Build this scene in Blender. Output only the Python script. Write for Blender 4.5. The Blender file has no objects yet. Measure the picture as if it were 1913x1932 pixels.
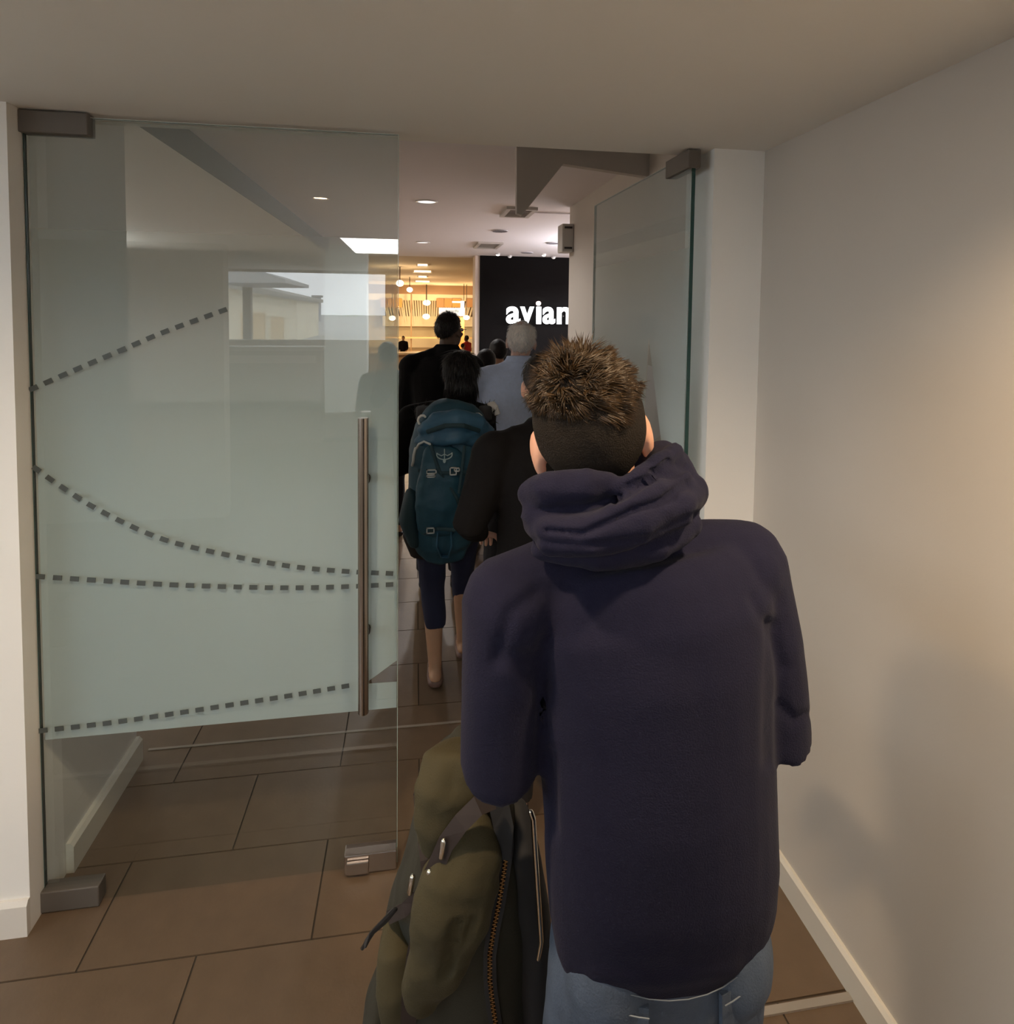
import bpy, bmesh, math, random
from mathutils import Vector, Matrix, Euler, noise
random.seed(7)
S = bpy.context.scene
COL = S.collection

# ------------------------------------------------------------------ camera
H = 1.75
F_PX, YAW, PITCH, ROLL, PCX, PCY = 1138.35, 0.15040, -0.05040, 0.01125, 956.5, 646.4
_f = Vector((math.sin(YAW) * math.cos(PITCH), math.cos(YAW) * math.cos(PITCH), math.sin(PITCH)))
_r = Vector((math.cos(YAW), -math.sin(YAW), 0))
_u = _r.cross(_f)
_R = _r * math.cos(ROLL) + _u * math.sin(ROLL)
_U = -_r * math.sin(ROLL) + _u * math.cos(ROLL)
CAM0 = Vector((0, 0, H))
cam_d = bpy.data.cameras.new('camera')
cam = bpy.data.objects.new('camera', cam_d)
COL.objects.link(cam)
cam_d.sensor_fit = 'HORIZONTAL'
cam_d.sensor_width = 36
cam_d.lens = F_PX / 1913 * 36
cam_d.shift_x = 0
cam_d.shift_y = -(966 - PCY) / 1913
cam_d.clip_start = 0.02
cam_d.clip_end = 2000
cam.matrix_world = Matrix.Translation(CAM0) @ Matrix((_R, _U, -_f)).transposed().to_4x4()
S.camera = cam


def ray(x, y):
    return _f + _R * ((x - PCX) / F_PX) - _U * ((y - PCY) / F_PX)


def P(x, y, Y):
    d = ray(x, y)
    return CAM0 + d * (Y / d.y)


def PZ(x, y, Z):
    d = ray(x, y)
    return CAM0 + d * ((Z - H) / d.z)


def PX(x, y, X):
    d = ray(x, y)
    return CAM0 + d * (X / d.x)


# main dimensions of the place
XR, YD, ZC = 1.127, 1.854, 2.285        # right wall, door line, near ceiling
XL = -1.062                             # left jamb
ZF = 2.86                               # hall ceiling
YH = 12.45                              # end of the hall


def mirror(v):                          # a point behind the camera that the left door shows as v
    return Vector((v.x, 2 * YD - v.y, v.z))


# ------------------------------------------------------------------ world, exposure
W = bpy.data.worlds.new('sky')
S.world = W
W.use_nodes = True
W.node_tree.nodes['Background'].inputs[0].default_value = (0.92, 0.95, 1.0, 1)
W.node_tree.nodes['Background'].inputs[1].default_value = 7.0
S.view_settings.view_transform = 'Standard'
S.view_settings.look = 'None'
S.view_settings.gamma = 1
S.view_settings.use_curve_mapping = False
S.view_settings.exposure = 0.08
S.cycles.use_denoising = True
S.cycles.use_adaptive_sampling = True
S.cycles.adaptive_threshold = 0.03
S.cycles.max_bounces = 8
S.cycles.diffuse_bounces = 4
S.cycles.transparent_max_bounces = 16
S.cycles.sample_clamp_indirect = 4
S.cycles.caustics_reflective = False
S.cycles.caustics_refractive = False

# ------------------------------------------------------------------ materials
MATS = {}


def mat(name, col, rough=0.6, metal=0.0, noise_amt=0.0, noise_scale=8.0, bump=0.0, bump_scale=60.0,
        emit=None, emit_s=0.0, spec=0.5, sheen=0.0, sss=0.0, stretch=None):
    if name in MATS:
        return MATS[name]
    m = bpy.data.materials.new(name)
    m.use_nodes = True
    nt = m.node_tree
    b = nt.nodes['Principled BSDF']
    b.inputs['Base Color'].default_value = (*col, 1)
    b.inputs['Roughness'].default_value = rough
    b.inputs['Metallic'].default_value = metal
    b.inputs['Specular IOR Level'].default_value = spec
    if sheen:
        b.inputs['Sheen Weight'].default_value = sheen
        b.inputs['Sheen Roughness'].default_value = 0.5
    if sss:
        b.inputs['Subsurface Weight'].default_value = sss
        b.inputs['Subsurface Radius'].default_value = (0.01, 0.004, 0.002)
        b.inputs['Subsurface Scale'].default_value = 1.0
    if emit:
        b.inputs['Emission Color'].default_value = (*emit, 1)
        b.inputs['Emission Strength'].default_value = emit_s
    if noise_amt or bump:
        tc = nt.nodes.new('ShaderNodeTexCoord')
        mp = nt.nodes.new('ShaderNodeMapping')
        nt.links.new(tc.outputs['Object'], mp.inputs[0])
        if stretch:
            mp.inputs['Scale'].default_value = stretch
        if noise_amt:
            n = nt.nodes.new('ShaderNodeTexNoise')
            n.inputs['Scale'].default_value = noise_scale
            n.inputs['Detail'].default_value = 5
            nt.links.new(mp.outputs[0], n.inputs['Vector'])
            mx = nt.nodes.new('ShaderNodeMix')
            mx.data_type = 'RGBA'
            lo = [max(0, c * (1 - noise_amt)) for c in col]
            hi = [min(1, c * (1 + noise_amt)) for c in col]
            mx.inputs[6].default_value = (*lo, 1)
            mx.inputs[7].default_value = (*hi, 1)
            nt.links.new(n.outputs[0], mx.inputs[0])
            nt.links.new(mx.outputs[2], b.inputs['Base Color'])
        if bump:
            n2 = nt.nodes.new('ShaderNodeTexNoise')
            n2.inputs['Scale'].default_value = bump_scale
            n2.inputs['Detail'].default_value = 4
            nt.links.new(mp.outputs[0], n2.inputs['Vector'])
            bp = nt.nodes.new('ShaderNodeBump')
            bp.inputs['Strength'].default_value = bump
            bp.inputs['Distance'].default_value = 0.004
            nt.links.new(n2.outputs[0], bp.inputs['Height'])
            nt.links.new(bp.outputs[0], b.inputs['Normal'])
    MATS[name] = m
    return m


def glass_mat(name, tint, ior=1.75):
    m = bpy.data.materials.new(name)
    m.use_nodes = True
    nt = m.node_tree
    nt.nodes.clear()
    o = nt.nodes.new('ShaderNodeOutputMaterial')
    t = nt.nodes.new('ShaderNodeBsdfTransparent')
    t.inputs[0].default_value = (*tint, 1)
    g = nt.nodes.new('ShaderNodeBsdfGlossy')
    g.inputs['Roughness'].default_value = 0.0
    g.inputs[0].default_value = (1, 1, 1, 1)
    fr = nt.nodes.new('ShaderNodeFresnel')
    fr.inputs[0].default_value = ior
    ge = nt.nodes.new('ShaderNodeNewGeometry')
    inv = nt.nodes.new('ShaderNodeMath')
    inv.operation = 'SUBTRACT'
    inv.inputs[0].default_value = 1
    nt.links.new(ge.outputs['Backfacing'], inv.inputs[1])
    mu = nt.nodes.new('ShaderNodeMath')
    mu.operation = 'MULTIPLY'
    nt.links.new(fr.outputs[0], mu.inputs[0])
    nt.links.new(inv.outputs[0], mu.inputs[1])
    mx = nt.nodes.new('ShaderNodeMixShader')
    nt.links.new(mu.outputs[0], mx.inputs[0])
    nt.links.new(t.outputs[0], mx.inputs[1])
    nt.links.new(g.outputs[0], mx.inputs[2])
    nt.links.new(mx.outputs[0], o.inputs[0])
    MATS[name] = m
    return m


def film_mat(name, z0, z1, top=0.93):
    """frosted vinyl film printed as a gradient: dense below z1, fading out at z0"""
    m = bpy.data.materials.new(name)
    m.use_nodes = True
    nt = m.node_tree
    nt.nodes.clear()
    o = nt.nodes.new('ShaderNodeOutputMaterial')
    t = nt.nodes.new('ShaderNodeBsdfTransparent')
    d = nt.nodes.new('ShaderNodeBsdfDiffuse')
    d.inputs[0].default_value = (0.74, 0.82, 0.81, 1)
    tr = nt.nodes.new('ShaderNodeBsdfTranslucent')
    tr.inputs[0].default_value = (0.74, 0.82, 0.81, 1)
    a = nt.nodes.new('ShaderNodeMixShader')
    a.inputs[0].default_value = 0.35
    nt.links.new(d.outputs[0], a.inputs[1])
    nt.links.new(tr.outputs[0], a.inputs[2])
    tc = nt.nodes.new('ShaderNodeTexCoord')
    sp = nt.nodes.new('ShaderNodeSeparateXYZ')
    nt.links.new(tc.outputs['Object'], sp.inputs[0])
    mr = nt.nodes.new('ShaderNodeMapRange')
    mr.interpolation_type = 'SMOOTHSTEP'
    mr.inputs[1].default_value = z1
    mr.inputs[2].default_value = z0
    mr.inputs[3].default_value = top
    mr.inputs[4].default_value = 0.27
    nt.links.new(sp.outputs[2], mr.inputs[0])
    mx = nt.nodes.new('ShaderNodeMixShader')
    nt.links.new(mr.outputs[0], mx.inputs[0])
    nt.links.new(t.outputs[0], mx.inputs[1])
    nt.links.new(a.outputs[0], mx.inputs[2])
    nt.links.new(mx.outputs[0], o.inputs[0])
    MATS[name] = m
    return m


WALL = mat('wall_paint', (0.60, 0.55, 0.49), 0.85, noise_amt=0.03, noise_scale=3, bump=0.05, bump_scale=220)
WALLW = mat('wall_white', (0.90, 0.88, 0.84), 0.8, noise_amt=0.02, noise_scale=3, bump=0.05, bump_scale=220)
CEIL = mat('ceiling_paint', (0.86, 0.84, 0.79), 0.9, noise_amt=0.03, noise_scale=2)
HCEIL = mat('hall_ceiling_paint', (0.84, 0.81, 0.83), 0.9)
BASEB = mat('baseboard_paint', (0.72, 0.68, 0.60), 0.45)
TILE = mat('tile_stone', (0.145, 0.098, 0.062), 0.38, noise_amt=0.18, noise_scale=14, bump=0.12, bump_scale=90)
GROUT = mat('grout', (0.06, 0.05, 0.04), 0.9)
STEEL = mat('brushed_steel', (0.42, 0.37, 0.33), 0.22, metal=1.0, bump=0.03, bump_scale=300)
CLAMP = mat('clamp_metal', (0.17, 0.15, 0.13), 0.5, metal=0.5)
DARKM = mat('dark_metal', (0.05, 0.045, 0.045), 0.5, metal=0.5)
GLASS = glass_mat('door_glass', (0.90, 0.935, 0.94))
GEDGE = mat('glass_edge', (0.02, 0.07, 0.065), 0.2)
BLACKW = mat('black_panel', (0.0045, 0.0038, 0.0036), 0.7, spec=0.05)
DASH = mat('dash_print', (0.07, 0.085, 0.085), 0.6)

# ------------------------------------------------------------------ geometry helpers


class MB:
    def __init__(s):
        s.v = []
        s.f = []

    def add(s, vs, fs):
        o = len(s.v)
        s.v += [Vector(v) for v in vs]
        s.f += [tuple(i + o for i in f) for f in fs]
        return s

    def box(s, lo, hi, M=None):
        x0, y0, z0 = lo
        x1, y1, z1 = hi
        vs = [Vector(p) for p in ((x0, y0, z0), (x1, y0, z0), (x1, y1, z0), (x0, y1, z0),
                                  (x0, y0, z1), (x1, y0, z1), (x1, y1, z1), (x0, y1, z1))]
        if M:
            vs = [M @ v for v in vs]
        return s.add(vs, [(0, 3, 2, 1), (4, 5, 6, 7), (0, 1, 5, 4), (1, 2, 6, 5), (2, 3, 7, 6), (3, 0, 4, 7)])

    def tube(s, pts, rad, n=10, side=None, dome=True):
        """closed loft along pts; rad: number or (a, b); a lies along the side axis"""
        pts = [Vector(p) for p in pts]
        if isinstance(rad, (int, float)):
            rad = [rad] * len(pts)
        rad = [(r, r) if isinstance(r, (int, float)) else r for r in rad]
        rings = []
        k = len(pts)
        sd = Vector(side) if side else None
        tl = []
        for i in range(k):
            t = pts[min(i + 1, k - 1)] - pts[max(i - 1, 0)]
            tl.append(t.normalized() if t.length > 1e-9 else Vector((0, 0, 1)))
        if sd is None:
            sd = Vector((1, 0, 0)) if abs(tl[0].x) < 0.8 else Vector((0, 1, 0))
        out = []
        for i in range(k):
            t = tl[i]
            a = (sd - t * sd.dot(t)).normalized()
            b = t.cross(a)
            if not side:
                sd = a
            out.append((pts[i], a, b, t, rad[i]))
        if dome:
            p, a, b, t, r = out[0]
            m = min(r)
            pre = [(p - t * m * 0.55, a, b, t, (r[0] * 0.80, r[1] * 0.80)), (p - t * m * 0.88, a, b, t, (r[0] * 0.45, r[1] * 0.45))][::-1]
            p, a, b, t, r = out[-1]
            m = min(r)
            post = [(p + t * m * 0.55, a, b, t, (r[0] * 0.80, r[1] * 0.80)), (p + t * m * 0.88, a, b, t, (r[0] * 0.45, r[1] * 0.45))]
            out = pre + out + post
        vs, fs = [], []
        for p, a, b, t, r in out:
            for j in range(n):
                th = 2 * math.pi * j / n
                vs.append(p + a * (r[0] * math.cos(th)) + b * (r[1] * math.sin(th)))
        for i in range(len(out) - 1):
            for j in range(n):
                j2 = (j + 1) % n
                fs.append((i * n + j, i * n + j2, (i + 1) * n + j2, (i + 1) * n + j))
        p0, p1 = out[0], out[-1]
        e0 = p0[0] - p0[3] * (min(p0[4]) * (0.12 if dome else 0))
        e1 = p1[0] + p1[3] * (min(p1[4]) * (0.12 if dome else 0))
        i0 = len(vs)
        vs += [e0, e1]
        for j in range(n):
            j2 = (j + 1) % n
            fs.append((j2, j, i0))
            fs.append(((len(out) - 1) * n + j, (len(out) - 1) * n + j2, i0 + 1))
        return s.add(vs, fs)

    def ell(s, c, r, rot=None, nu=16, nv=10):
        c = Vector(c)
        r = (r, r, r) if isinstance(r, (int, float)) else r
        M = rot if rot is not None else Matrix.Identity(3)
        vs, fs = [], []
        for i in range(1, nv):
            ph = math.pi * i / nv
            for j in range(nu):
                th = 2 * math.pi * j / nu
                v = Vector((r[0] * math.sin(ph) * math.cos(th), r[1] * math.sin(ph) * math.sin(th), r[2] * math.cos(ph)))
                vs.append(c + M @ v)
        t = len(vs)
        vs += [c + M @ Vector((0, 0, r[2])), c - M @ Vector((0, 0, r[2]))]
        for i in range(nv - 2):
            for j in range(nu):
                j2 = (j + 1) % nu
                fs.append((i * nu + j, (i + 1) * nu + j, (i + 1) * nu + j2, i * nu + j2))
        for j in range(nu):
            j2 = (j + 1) % nu
            fs.append((t, j, j2))
            fs.append((t + 1, (nv - 2) * nu + j2, (nv - 2) * nu + j))
        return s.add(vs, fs)

    def prism(s, poly, depth):
        """poly: list of Vectors (planar), extruded by vector depth"""
        n = len(poly)
        poly = [Vector(p) for p in poly]
        d = Vector(depth)
        vs = poly + [p + d for p in poly]
        fs = [tuple(range(n))[::-1], tuple(range(n, 2 * n))]
        for i in range(n):
            j = (i + 1) % n
            fs.append((i, j, n + j, n + i))
        return s.add(vs, fs)

    def mesh(s, name):
        me = bpy.data.meshes.new(name)
        me.from_pydata(s.v, [], s.f)
        bm = bmesh.new()
        bm.from_mesh(me)
        bmesh.ops.recalc_face_normals(bm, faces=bm.faces)
        bm.to_mesh(me)
        bm.free()
        return me

    def build(s, name, m, parent=None, origin=None, smooth=False, bevel=0.0, seg=2):
        me = s.mesh(name)
        if bevel:
            bm = bmesh.new()
            bm.from_mesh(me)
            bmesh.ops.bevel(bm, geom=[e for e in bm.edges if len(e.link_faces) == 2 and e.calc_face_angle(0) > 0.5],
                            offset=bevel, segments=seg, affect='EDGES', profile=0.5)
            bm.to_mesh(me)
            bm.free()
        return link(name, me, m, parent, origin, smooth)


def wloc(o):
    return o['_w'] if '_w' in o else (0, 0, 0)


ORG = {}


def link(name, me, m, parent=None, origin=None, smooth=False):
    """me in world coordinates; the object's origin goes to origin (or to its parent's)"""
    if parent is not None:
        org = ORG[parent.name]
    else:
        org = Vector(origin) if origin is not None else Vector((0, 0, 0))
    if origin is None and parent is None and len(me.vertices):
        xs = [v.co for v in me.vertices]
        org = Vector(((min(v.x for v in xs) + max(v.x for v in xs)) / 2, (min(v.y for v in xs) + max(v.y for v in xs)) / 2, min(v.z for v in xs)))
    me.transform(Matrix.Translation(-org))
    o = bpy.data.objects.new(name, me)
    COL.objects.link(o)
    if parent is not None:
        o.parent = parent
    else:
        o.location = org
    ORG[o.name] = org
    if m is not None:
        me.materials.append(m)
    if smooth:
        for p in me.polygons:
            p.use_smooth = True
    return o


def tag(o, label=None, cat=None, group=None, kind=None):
    if label:
        o['label'] = label
    if cat:
        o['category'] = cat
    if group:
        o['group'] = group
    if kind:
        o['kind'] = kind
    return o


def empty(name, loc, label=None, cat=None, group=None, kind=None):
    o = bpy.data.objects.new(name, None)
    COL.objects.link(o)
    o.location = loc
    o.empty_display_size = 0.1
    ORG[o.name] = Vector(loc)
    return tag(o, label, cat, group, kind)


def struct(name, mb, m, label, cat, bevel=0.0):
    return tag(mb.build(name, m, bevel=bevel), label, cat, None, 'structure')


def blob(mb, voxel=0.01, smooth=4, factor=0.5):
    """weld overlapping closed pieces into one continuous surface"""
    me = mb.mesh('tmp')
    o = bpy.data.objects.new('tmp', me)
    COL.objects.link(o)
    r = o.modifiers.new('r', 'REMESH')
    r.mode = 'VOXEL'
    r.voxel_size = voxel
    if smooth:
        sm = o.modifiers.new('s', 'SMOOTH')
        sm.factor = factor
        sm.iterations = smooth
    dg = bpy.context.evaluated_depsgraph_get()
    dg.update()
    out = bpy.data.meshes.new_from_object(o.evaluated_get(dg))
    bpy.data.objects.remove(o)
    bpy.data.meshes.remove(me)
    for p in out.polygons:
        p.use_smooth = True
    return out


def wrinkle(me, amp, scale, stretch=(1, 1, 1), seed=0.0, fn=None):
    me.update()
    nr = [v.normal.copy() for v in me.vertices]
    for v, n in zip(me.vertices, nr):
        p = Vector((v.co.x * stretch[0] + seed, v.co.y * stretch[1], v.co.z * stretch[2])) * scale
        a = amp * (fn(v.co) if fn else 1.0)
        v.co += n * (a * noise.fractal(p, 1.0, 2.0, 3))
    me.update()


def text_mesh(txt, w, h, extrude=0.01, offset=0.0):
    """text in the XZ plane facing -Y, fitted to w x h, lower left corner at the origin"""
    cu = bpy.data.curves.new('t', 'FONT')
    cu.body = txt
    cu.size = 1
    cu.extrude = extrude
    cu.offset = offset
    o = bpy.data.objects.new('t', cu)
    COL.objects.link(o)
    dg = bpy.context.evaluated_depsgraph_get()
    dg.update()
    me = bpy.data.meshes.new_from_object(o.evaluated_get(dg))
    bpy.data.objects.remove(o)
    xs = [v.co.x for v in me.vertices]
    ys = [v.co.y for v in me.vertices]
    sx, sy = w / (max(xs) - min(xs)), h / (max(ys) - min(ys))
    x0, y0 = min(xs), min(ys)
    for v in me.vertices:
        v.co = Vector(((v.co.x - x0) * sx, -v.co.z, (v.co.y - y0) * sy))
    return me


def copy_obj(o, parent, loc=None):
    c = o.copy()
    COL.objects.link(c)
    c.parent = parent
    if loc is not None:
        c.location = loc
    return c


def emis(name, col, s):
    return mat(name, (0.8, 0.8, 0.8), 0.6, emit=col, emit_s=s)


def lamp(name, kind, loc, power, col, parent=None, **kw):
    d = bpy.data.lights.new(name, kind)
    d.energy = power
    d.color = col
    for k, v in kw.items():
        setattr(d, k, v)
    o = bpy.data.objects.new(name, d)
    COL.objects.link(o)
    if parent is not None:
        o.parent = parent
        o.location = Vector(loc) - ORG[parent.name]
    else:
        o.location = loc
    return o


# ------------------------------------------------------------------ the setting: floor with tiles
YB = -5.0                                # back wall behind the camera
XLF = -3.4                               # far left wall of the near area
TW, TH, Y0, X0 = 0.5992, 0.3235, 1.6545, -0.281
fl = struct('floor', MB().box((-6.5, YB - 0.2, -0.12), (8.5, 30, -0.004)), GROUT, 'dark brown stone tile floor running through the doorway', 'floor')
g = 0.0025


def bevel_tile():
    return MB().box((g, g, -0.012), (TW - g, TH - g, 0)).build('tile', TILE, fl, bevel=0.0015, seg=1)


tproto = None
rest = MB()
for j in range(-19, 34):
    off = X0 if j % 2 == 0 else X0 + TW / 2
    for i in range(-11, 15):
        x, y = off + i * TW, Y0 + j * TH
        if y < YB or y > 12.4 or x > 7.6 or x < -6.2 or (y < 1.5 and (x > 1.2 or x < -3.5)):
            continue
        near = 1.0 < y < 4.2 and -1.9 < x < 1.3
        if near:
            if tproto is None:
                me = MB().box((g, g, -0.012), (TW - g, TH - g, 0)).mesh('tile')
                me.materials.append(TILE)
                tproto = me
            o = bpy.data.objects.new('tile', tproto)
            COL.objects.link(o)
            o.parent = fl
            o.location = Vector((x, y, 0)) - fl.location
        else:
            rest.box((x + g, y + g, -0.012), (x + TW - g, y + TH - g, 0))
tag(rest.build('tile_field', TILE, fl), kind='stuff')
# restaurant floor
struct('floor_restaurant', MB().box((-6.4, 12.46, -0.01), (8.4, 29.9, 0.0)), mat('warm_floor', (0.30, 0.2, 0.11), 0.4), 'warm brown floor of the lit restaurant at the far end', 'floor')
# metal threshold strip on the floor of the corridor
struct('trim_1', MB().box((XL - 0.9, 1.303, 0.0005), (XR - 0.016, 1.322, 0.006)), mat('strip_metal', (0.55, 0.5, 0.44), 0.35, metal=0.7), 'thin pale metal strip set across the corridor floor tiles', 'floor strip')
struct('trim_2', MB().box((XL + 0.02, 2.486, 0.0005), (1.55, 2.497, 0.003)), mat('strip_dull', (0.30, 0.26, 0.22), 0.5), 'thin dull joint strip across floor behind the glass door', 'floor strip')

# ------------------------------------------------------------------ near area shell
struct('wall_right', MB().box((XR, YB, 0), (XR + 0.25, YD + 0.15, ZC)), WALL, 'plain beige painted corridor wall on the right', 'wall')
struct('baseboard_right', MB().prism([(XR - 0.016, YB + 0.1, 0.0), (XR, YB + 0.1, 0.0), (XR, YB + 0.1, 0.088), (XR - 0.008, YB + 0.1, 0.088), (XR - 0.016, YB + 0.1, 0.078)], (0, YD - YB - 0.1, 0)), BASEB, 'cream painted baseboard along the right corridor wall', 'baseboard')
# the ceiling: slab over the near area (its far edge is the lintel)
struct('ceiling', MB().box((XLF - 0.2, YB - 0.2, ZC), (XR + 0.25, 1.955, ZC + 0.12)), CEIL, 'low matte grey beige ceiling above the glass doors', 'ceiling')
struct('wall_lintel', MB().box((XLF - 0.2, 1.80, ZC + 0.12), (XR + 0.9, 1.955, 3.0)), CEIL, 'wall above the glass doors between the two ceilings', 'wall')
# right jamb pillar
struct('wall_jamb_right', MB().box((0.951, YD, 0), (XR + 0.9, YD + 0.20, ZC)), WALLW, 'white painted wall pillar beside the opened right glass door', 'wall')
# left jamb pillar + return wall behind the door
struct('wall_jamb_left', MB().box((XLF, 1.787, 0), (XL, 1.955, ZC)), WALLW, 'white wall end at left edge carrying the closed glass door', 'wall')
struct('wall_return', MB().box((-1.5, 1.955, 0), (XL, 2.44, ZF)), mat('wall_grey', (0.78, 0.76, 0.72), 0.8), 'short grey return wall just behind the closed glass door', 'wall')
struct('baseboard_left', MB().prism([(XLF, 1.787, 0), (XLF, 1.771, 0), (XLF, 1.771, 0.088), (XLF, 1.779, 0.1), (XLF, 1.787, 0.1)], (XL - XLF, 0, 0)), mat('base_white', (0.78, 0.74, 0.68), 0.5), 'white baseboard on the wall end at the left edge', 'baseboard')
struct('baseboard_return', MB().prism([(XL, 1.962, 0), (XL + 0.022, 1.962, 0), (XL + 0.022, 1.962, 0.083), (XL + 0.012, 1.962, 0.095), (XL, 1.962, 0.095)], (0, 0.478, 0)), BASEB, 'pale baseboard seen low through the closed glass door', 'baseboard')
# behind the camera: left wall, back wall with the window, partition
wy0, wy1, wz0, wz1 = -1.30, 1.30, 1.05, 2.15      # side window left of the camera
lw = MB().box((XLF - 0.2, YB, 0), (XLF, wy0, ZC)).box((XLF - 0.2, wy1, 0), (XLF, 1.787, ZC))
lw.box((XLF - 0.2, wy0, 0), (XLF, wy1, wz0)).box((XLF - 0.2, wy0, wz1), (XLF, wy1, ZC))
struct('wall_left', lw, WALL, 'side wall with the daylight window left of the camera', 'wall')
fw = MB().box((XLF - 0.12, wy0, wz0), (XLF - 0.07, wy0 + 0.04, wz1)).box((XLF - 0.12, wy1 - 0.04, wz0), (XLF - 0.07, wy1, wz1))
fw.box((XLF - 0.12, wy0 + 0.04, wz0), (XLF - 0.07, wy1 - 0.04, wz0 + 0.04)).box((XLF - 0.12, wy0 + 0.04, wz1 - 0.04), (XLF - 0.07, wy1 - 0.04, wz1))
w2 = struct('window_2', fw, mat('window_frame_paint', (0.6, 0.6, 0.6), 0.4), 'tall daylight window in the side wall left of the camera', 'window')
MB().box((XLF - 0.1, wy0 + 0.04, wz0 + 0.04), (XLF - 0.094, wy1 - 0.04, wz1 - 0.04)).build('pane', glass_mat('window_glass', (0.95, 0.97, 0.97), 1.45), w2)
wl, wr = mirror(P(423, 508, 8.49)).x, mirror(P(731, 512, 8.49)).x
zt, zb = 2.28, 1.315
yb = mirror(Vector((0, 8.49, 0))).y
bw = MB()
bw.box((XLF, yb - 0.2, 0), (XR, yb, zb)).box((XLF, yb - 0.2, zt), (XR, yb, ZC))
bw.box((XLF, yb - 0.2, zb), (wl - 0.15, yb, zt)).box((wr, yb - 0.2, zb), (XR, yb, zt))
struct('wall_back', bw, mat('wall_back_paint', (0.42, 0.39, 0.37), 0.8), 'grey back wall below the daylight window, mirrored in the door', 'wall')
w1 = struct('window_1', MB().box((wl - 0.15, yb - 0.06, zb), (wl - 0.12, yb - 0.03, zt)).box((wr - 0.03, yb - 0.06, zb), (wr, yb - 0.03, zt)).box((wl - 0.12, yb - 0.06, zb), (wr - 0.03, yb - 0.03, zb + 0.03)).box((wl - 0.12, yb - 0.06, zt - 0.03), (wr - 0.03, yb - 0.03, zt)), mat('window_frame_paint', (0.6, 0.6, 0.6), 0.4), 'wide daylight window mirrored in the closed glass door', 'window')
MB().box((wl - 0.12, yb - 0.05, zb + 0.03), (wr - 0.03, yb - 0.044, zt - 0.03)).build('pane', MATS['window_glass'], w1)
pc = mirror(P(420, 435, 5.3))
struct('wall_partition', MB().box((XLF, pc.y - 0.15, 0), (pc.x, pc.y, pc.z)), WALL, 'grey partition whose edge shows as reflection in closed door', 'wall')
cl, cr = P(612, 600, 10.6), P(692, 600, 10.6)
struct('wall_column', MB().box((cl.x, 10.6, 0), (cr.x, 11.0, ZF)), mat('column_paint', (0.80, 0.84, 0.80), 0.7), 'white hall column seen through the closed glass door', 'column')

# ------------------------------------------------------------------ hall shell beyond the doors
XB = -1.40                               # step between the two hall ceilings
struct('ceiling_hall', MB().box((XB, 1.955, ZF), (8.4, YH, ZF + 0.12)), HCEIL, 'pale smooth hall ceiling with downlights beyond the doorway', 'ceiling')
struct('ceiling_hall_side', MB().box((-6.4, 1.955, 2.675), (XB, 10.2, ZF + 0.12)).box((-6.4, 10.2, ZF), (XB, YH, ZF + 0.12)), CEIL, 'lowered grey side ceiling seen through the closed glass door', 'ceiling')
struct('trim_step', MB().box((XB + 0.0005, 1.96, 2.675), (XB + 0.004, 10.19, ZF)), mat('step_grey', (0.22, 0.21, 0.20), 0.8), 'dark grey ceiling step running away behind the closed door', 'ceiling step')
struct('wall_hall_front', MB().box((-6.2, 1.955, 0), (-1.5, 2.1, 2.675)), WALL, 'near wall of the hall left of the glass doors', 'wall')
struct('wall_hall_left', MB().box((-6.4, 1.955, 0), (-6.2, 30, 3.2)), WALL, 'left wall of the far hall', 'wall')
struct('wall_hall_side', MB().box((1.60, YD + 0.20, 0), (1.85, 6.24, ZF)).box((1.1, YD + 0.2, ZC), (1.6, YD + 0.3, ZF)), WALL, 'grey side wall behind the opened glass door, ending in a corner', 'wall')
struct('wall_hall_right', MB().box((8.2, 6.2, 0), (8.4, 30, 3.2)).box((1.85, 6.04, 0), (8.2, 6.24, 3.2)), WALL, 'right end wall of the far hall', 'wall')
# black feature wall with the illuminated sign
bx = P(905, 485, 12.0).x
struct('wall_black', MB().box((bx, 11.9, 0), (8.2, 12.3, ZF)), BLACKW, 'matt black feature wall carrying the white illuminated airline sign', 'wall')
xw0 = P(896, 520, 12.0).x
struct('wall_pier', MB().box((xw0, 11.95, 0), (bx, 12.45, ZF)), mat('pier_paint', (0.78, 0.66, 0.56), 0.6), 'narrow pale pier between restaurant opening and black wall', 'pillar')
struct('wall_hall_end', MB().box((-6.2, 12.0, 0), (-1.35, 12.4, ZF)), WALL, 'end wall of the hall left of the restaurant', 'wall')
# hanging bulkhead; its slanted cut and grey stand in for a diagonal shadow
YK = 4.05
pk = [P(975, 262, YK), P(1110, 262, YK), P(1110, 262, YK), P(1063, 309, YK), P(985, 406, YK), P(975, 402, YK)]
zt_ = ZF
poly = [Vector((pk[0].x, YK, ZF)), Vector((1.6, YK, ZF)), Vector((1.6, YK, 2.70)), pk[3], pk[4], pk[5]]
struct('trim_shade_bulkhead', MB().prism(poly, (0, 0.06, 0)), mat('bulkhead_shade_grey', (0.58, 0.55, 0.52), 0.85), 'grey bulkhead panel cut to a diagonal shadow shape under ceiling', 'bulkhead')
struct('trim_beam', MB().box((1.0, 6.6, ZF - 0.015), (1.85, 6.62, ZF)), HCEIL, 'thin ceiling joint running across the hall ceiling', 'ceiling trim')
print('shell done')

# ------------------------------------------------------------------ lamps of the near area
WARM = (1.0, 0.74, 0.46)
COOLW = (0.97, 0.98, 1.0)
RINGM = mat('lamp_ring', (0.7, 0.68, 0.66), 0.35)


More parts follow.
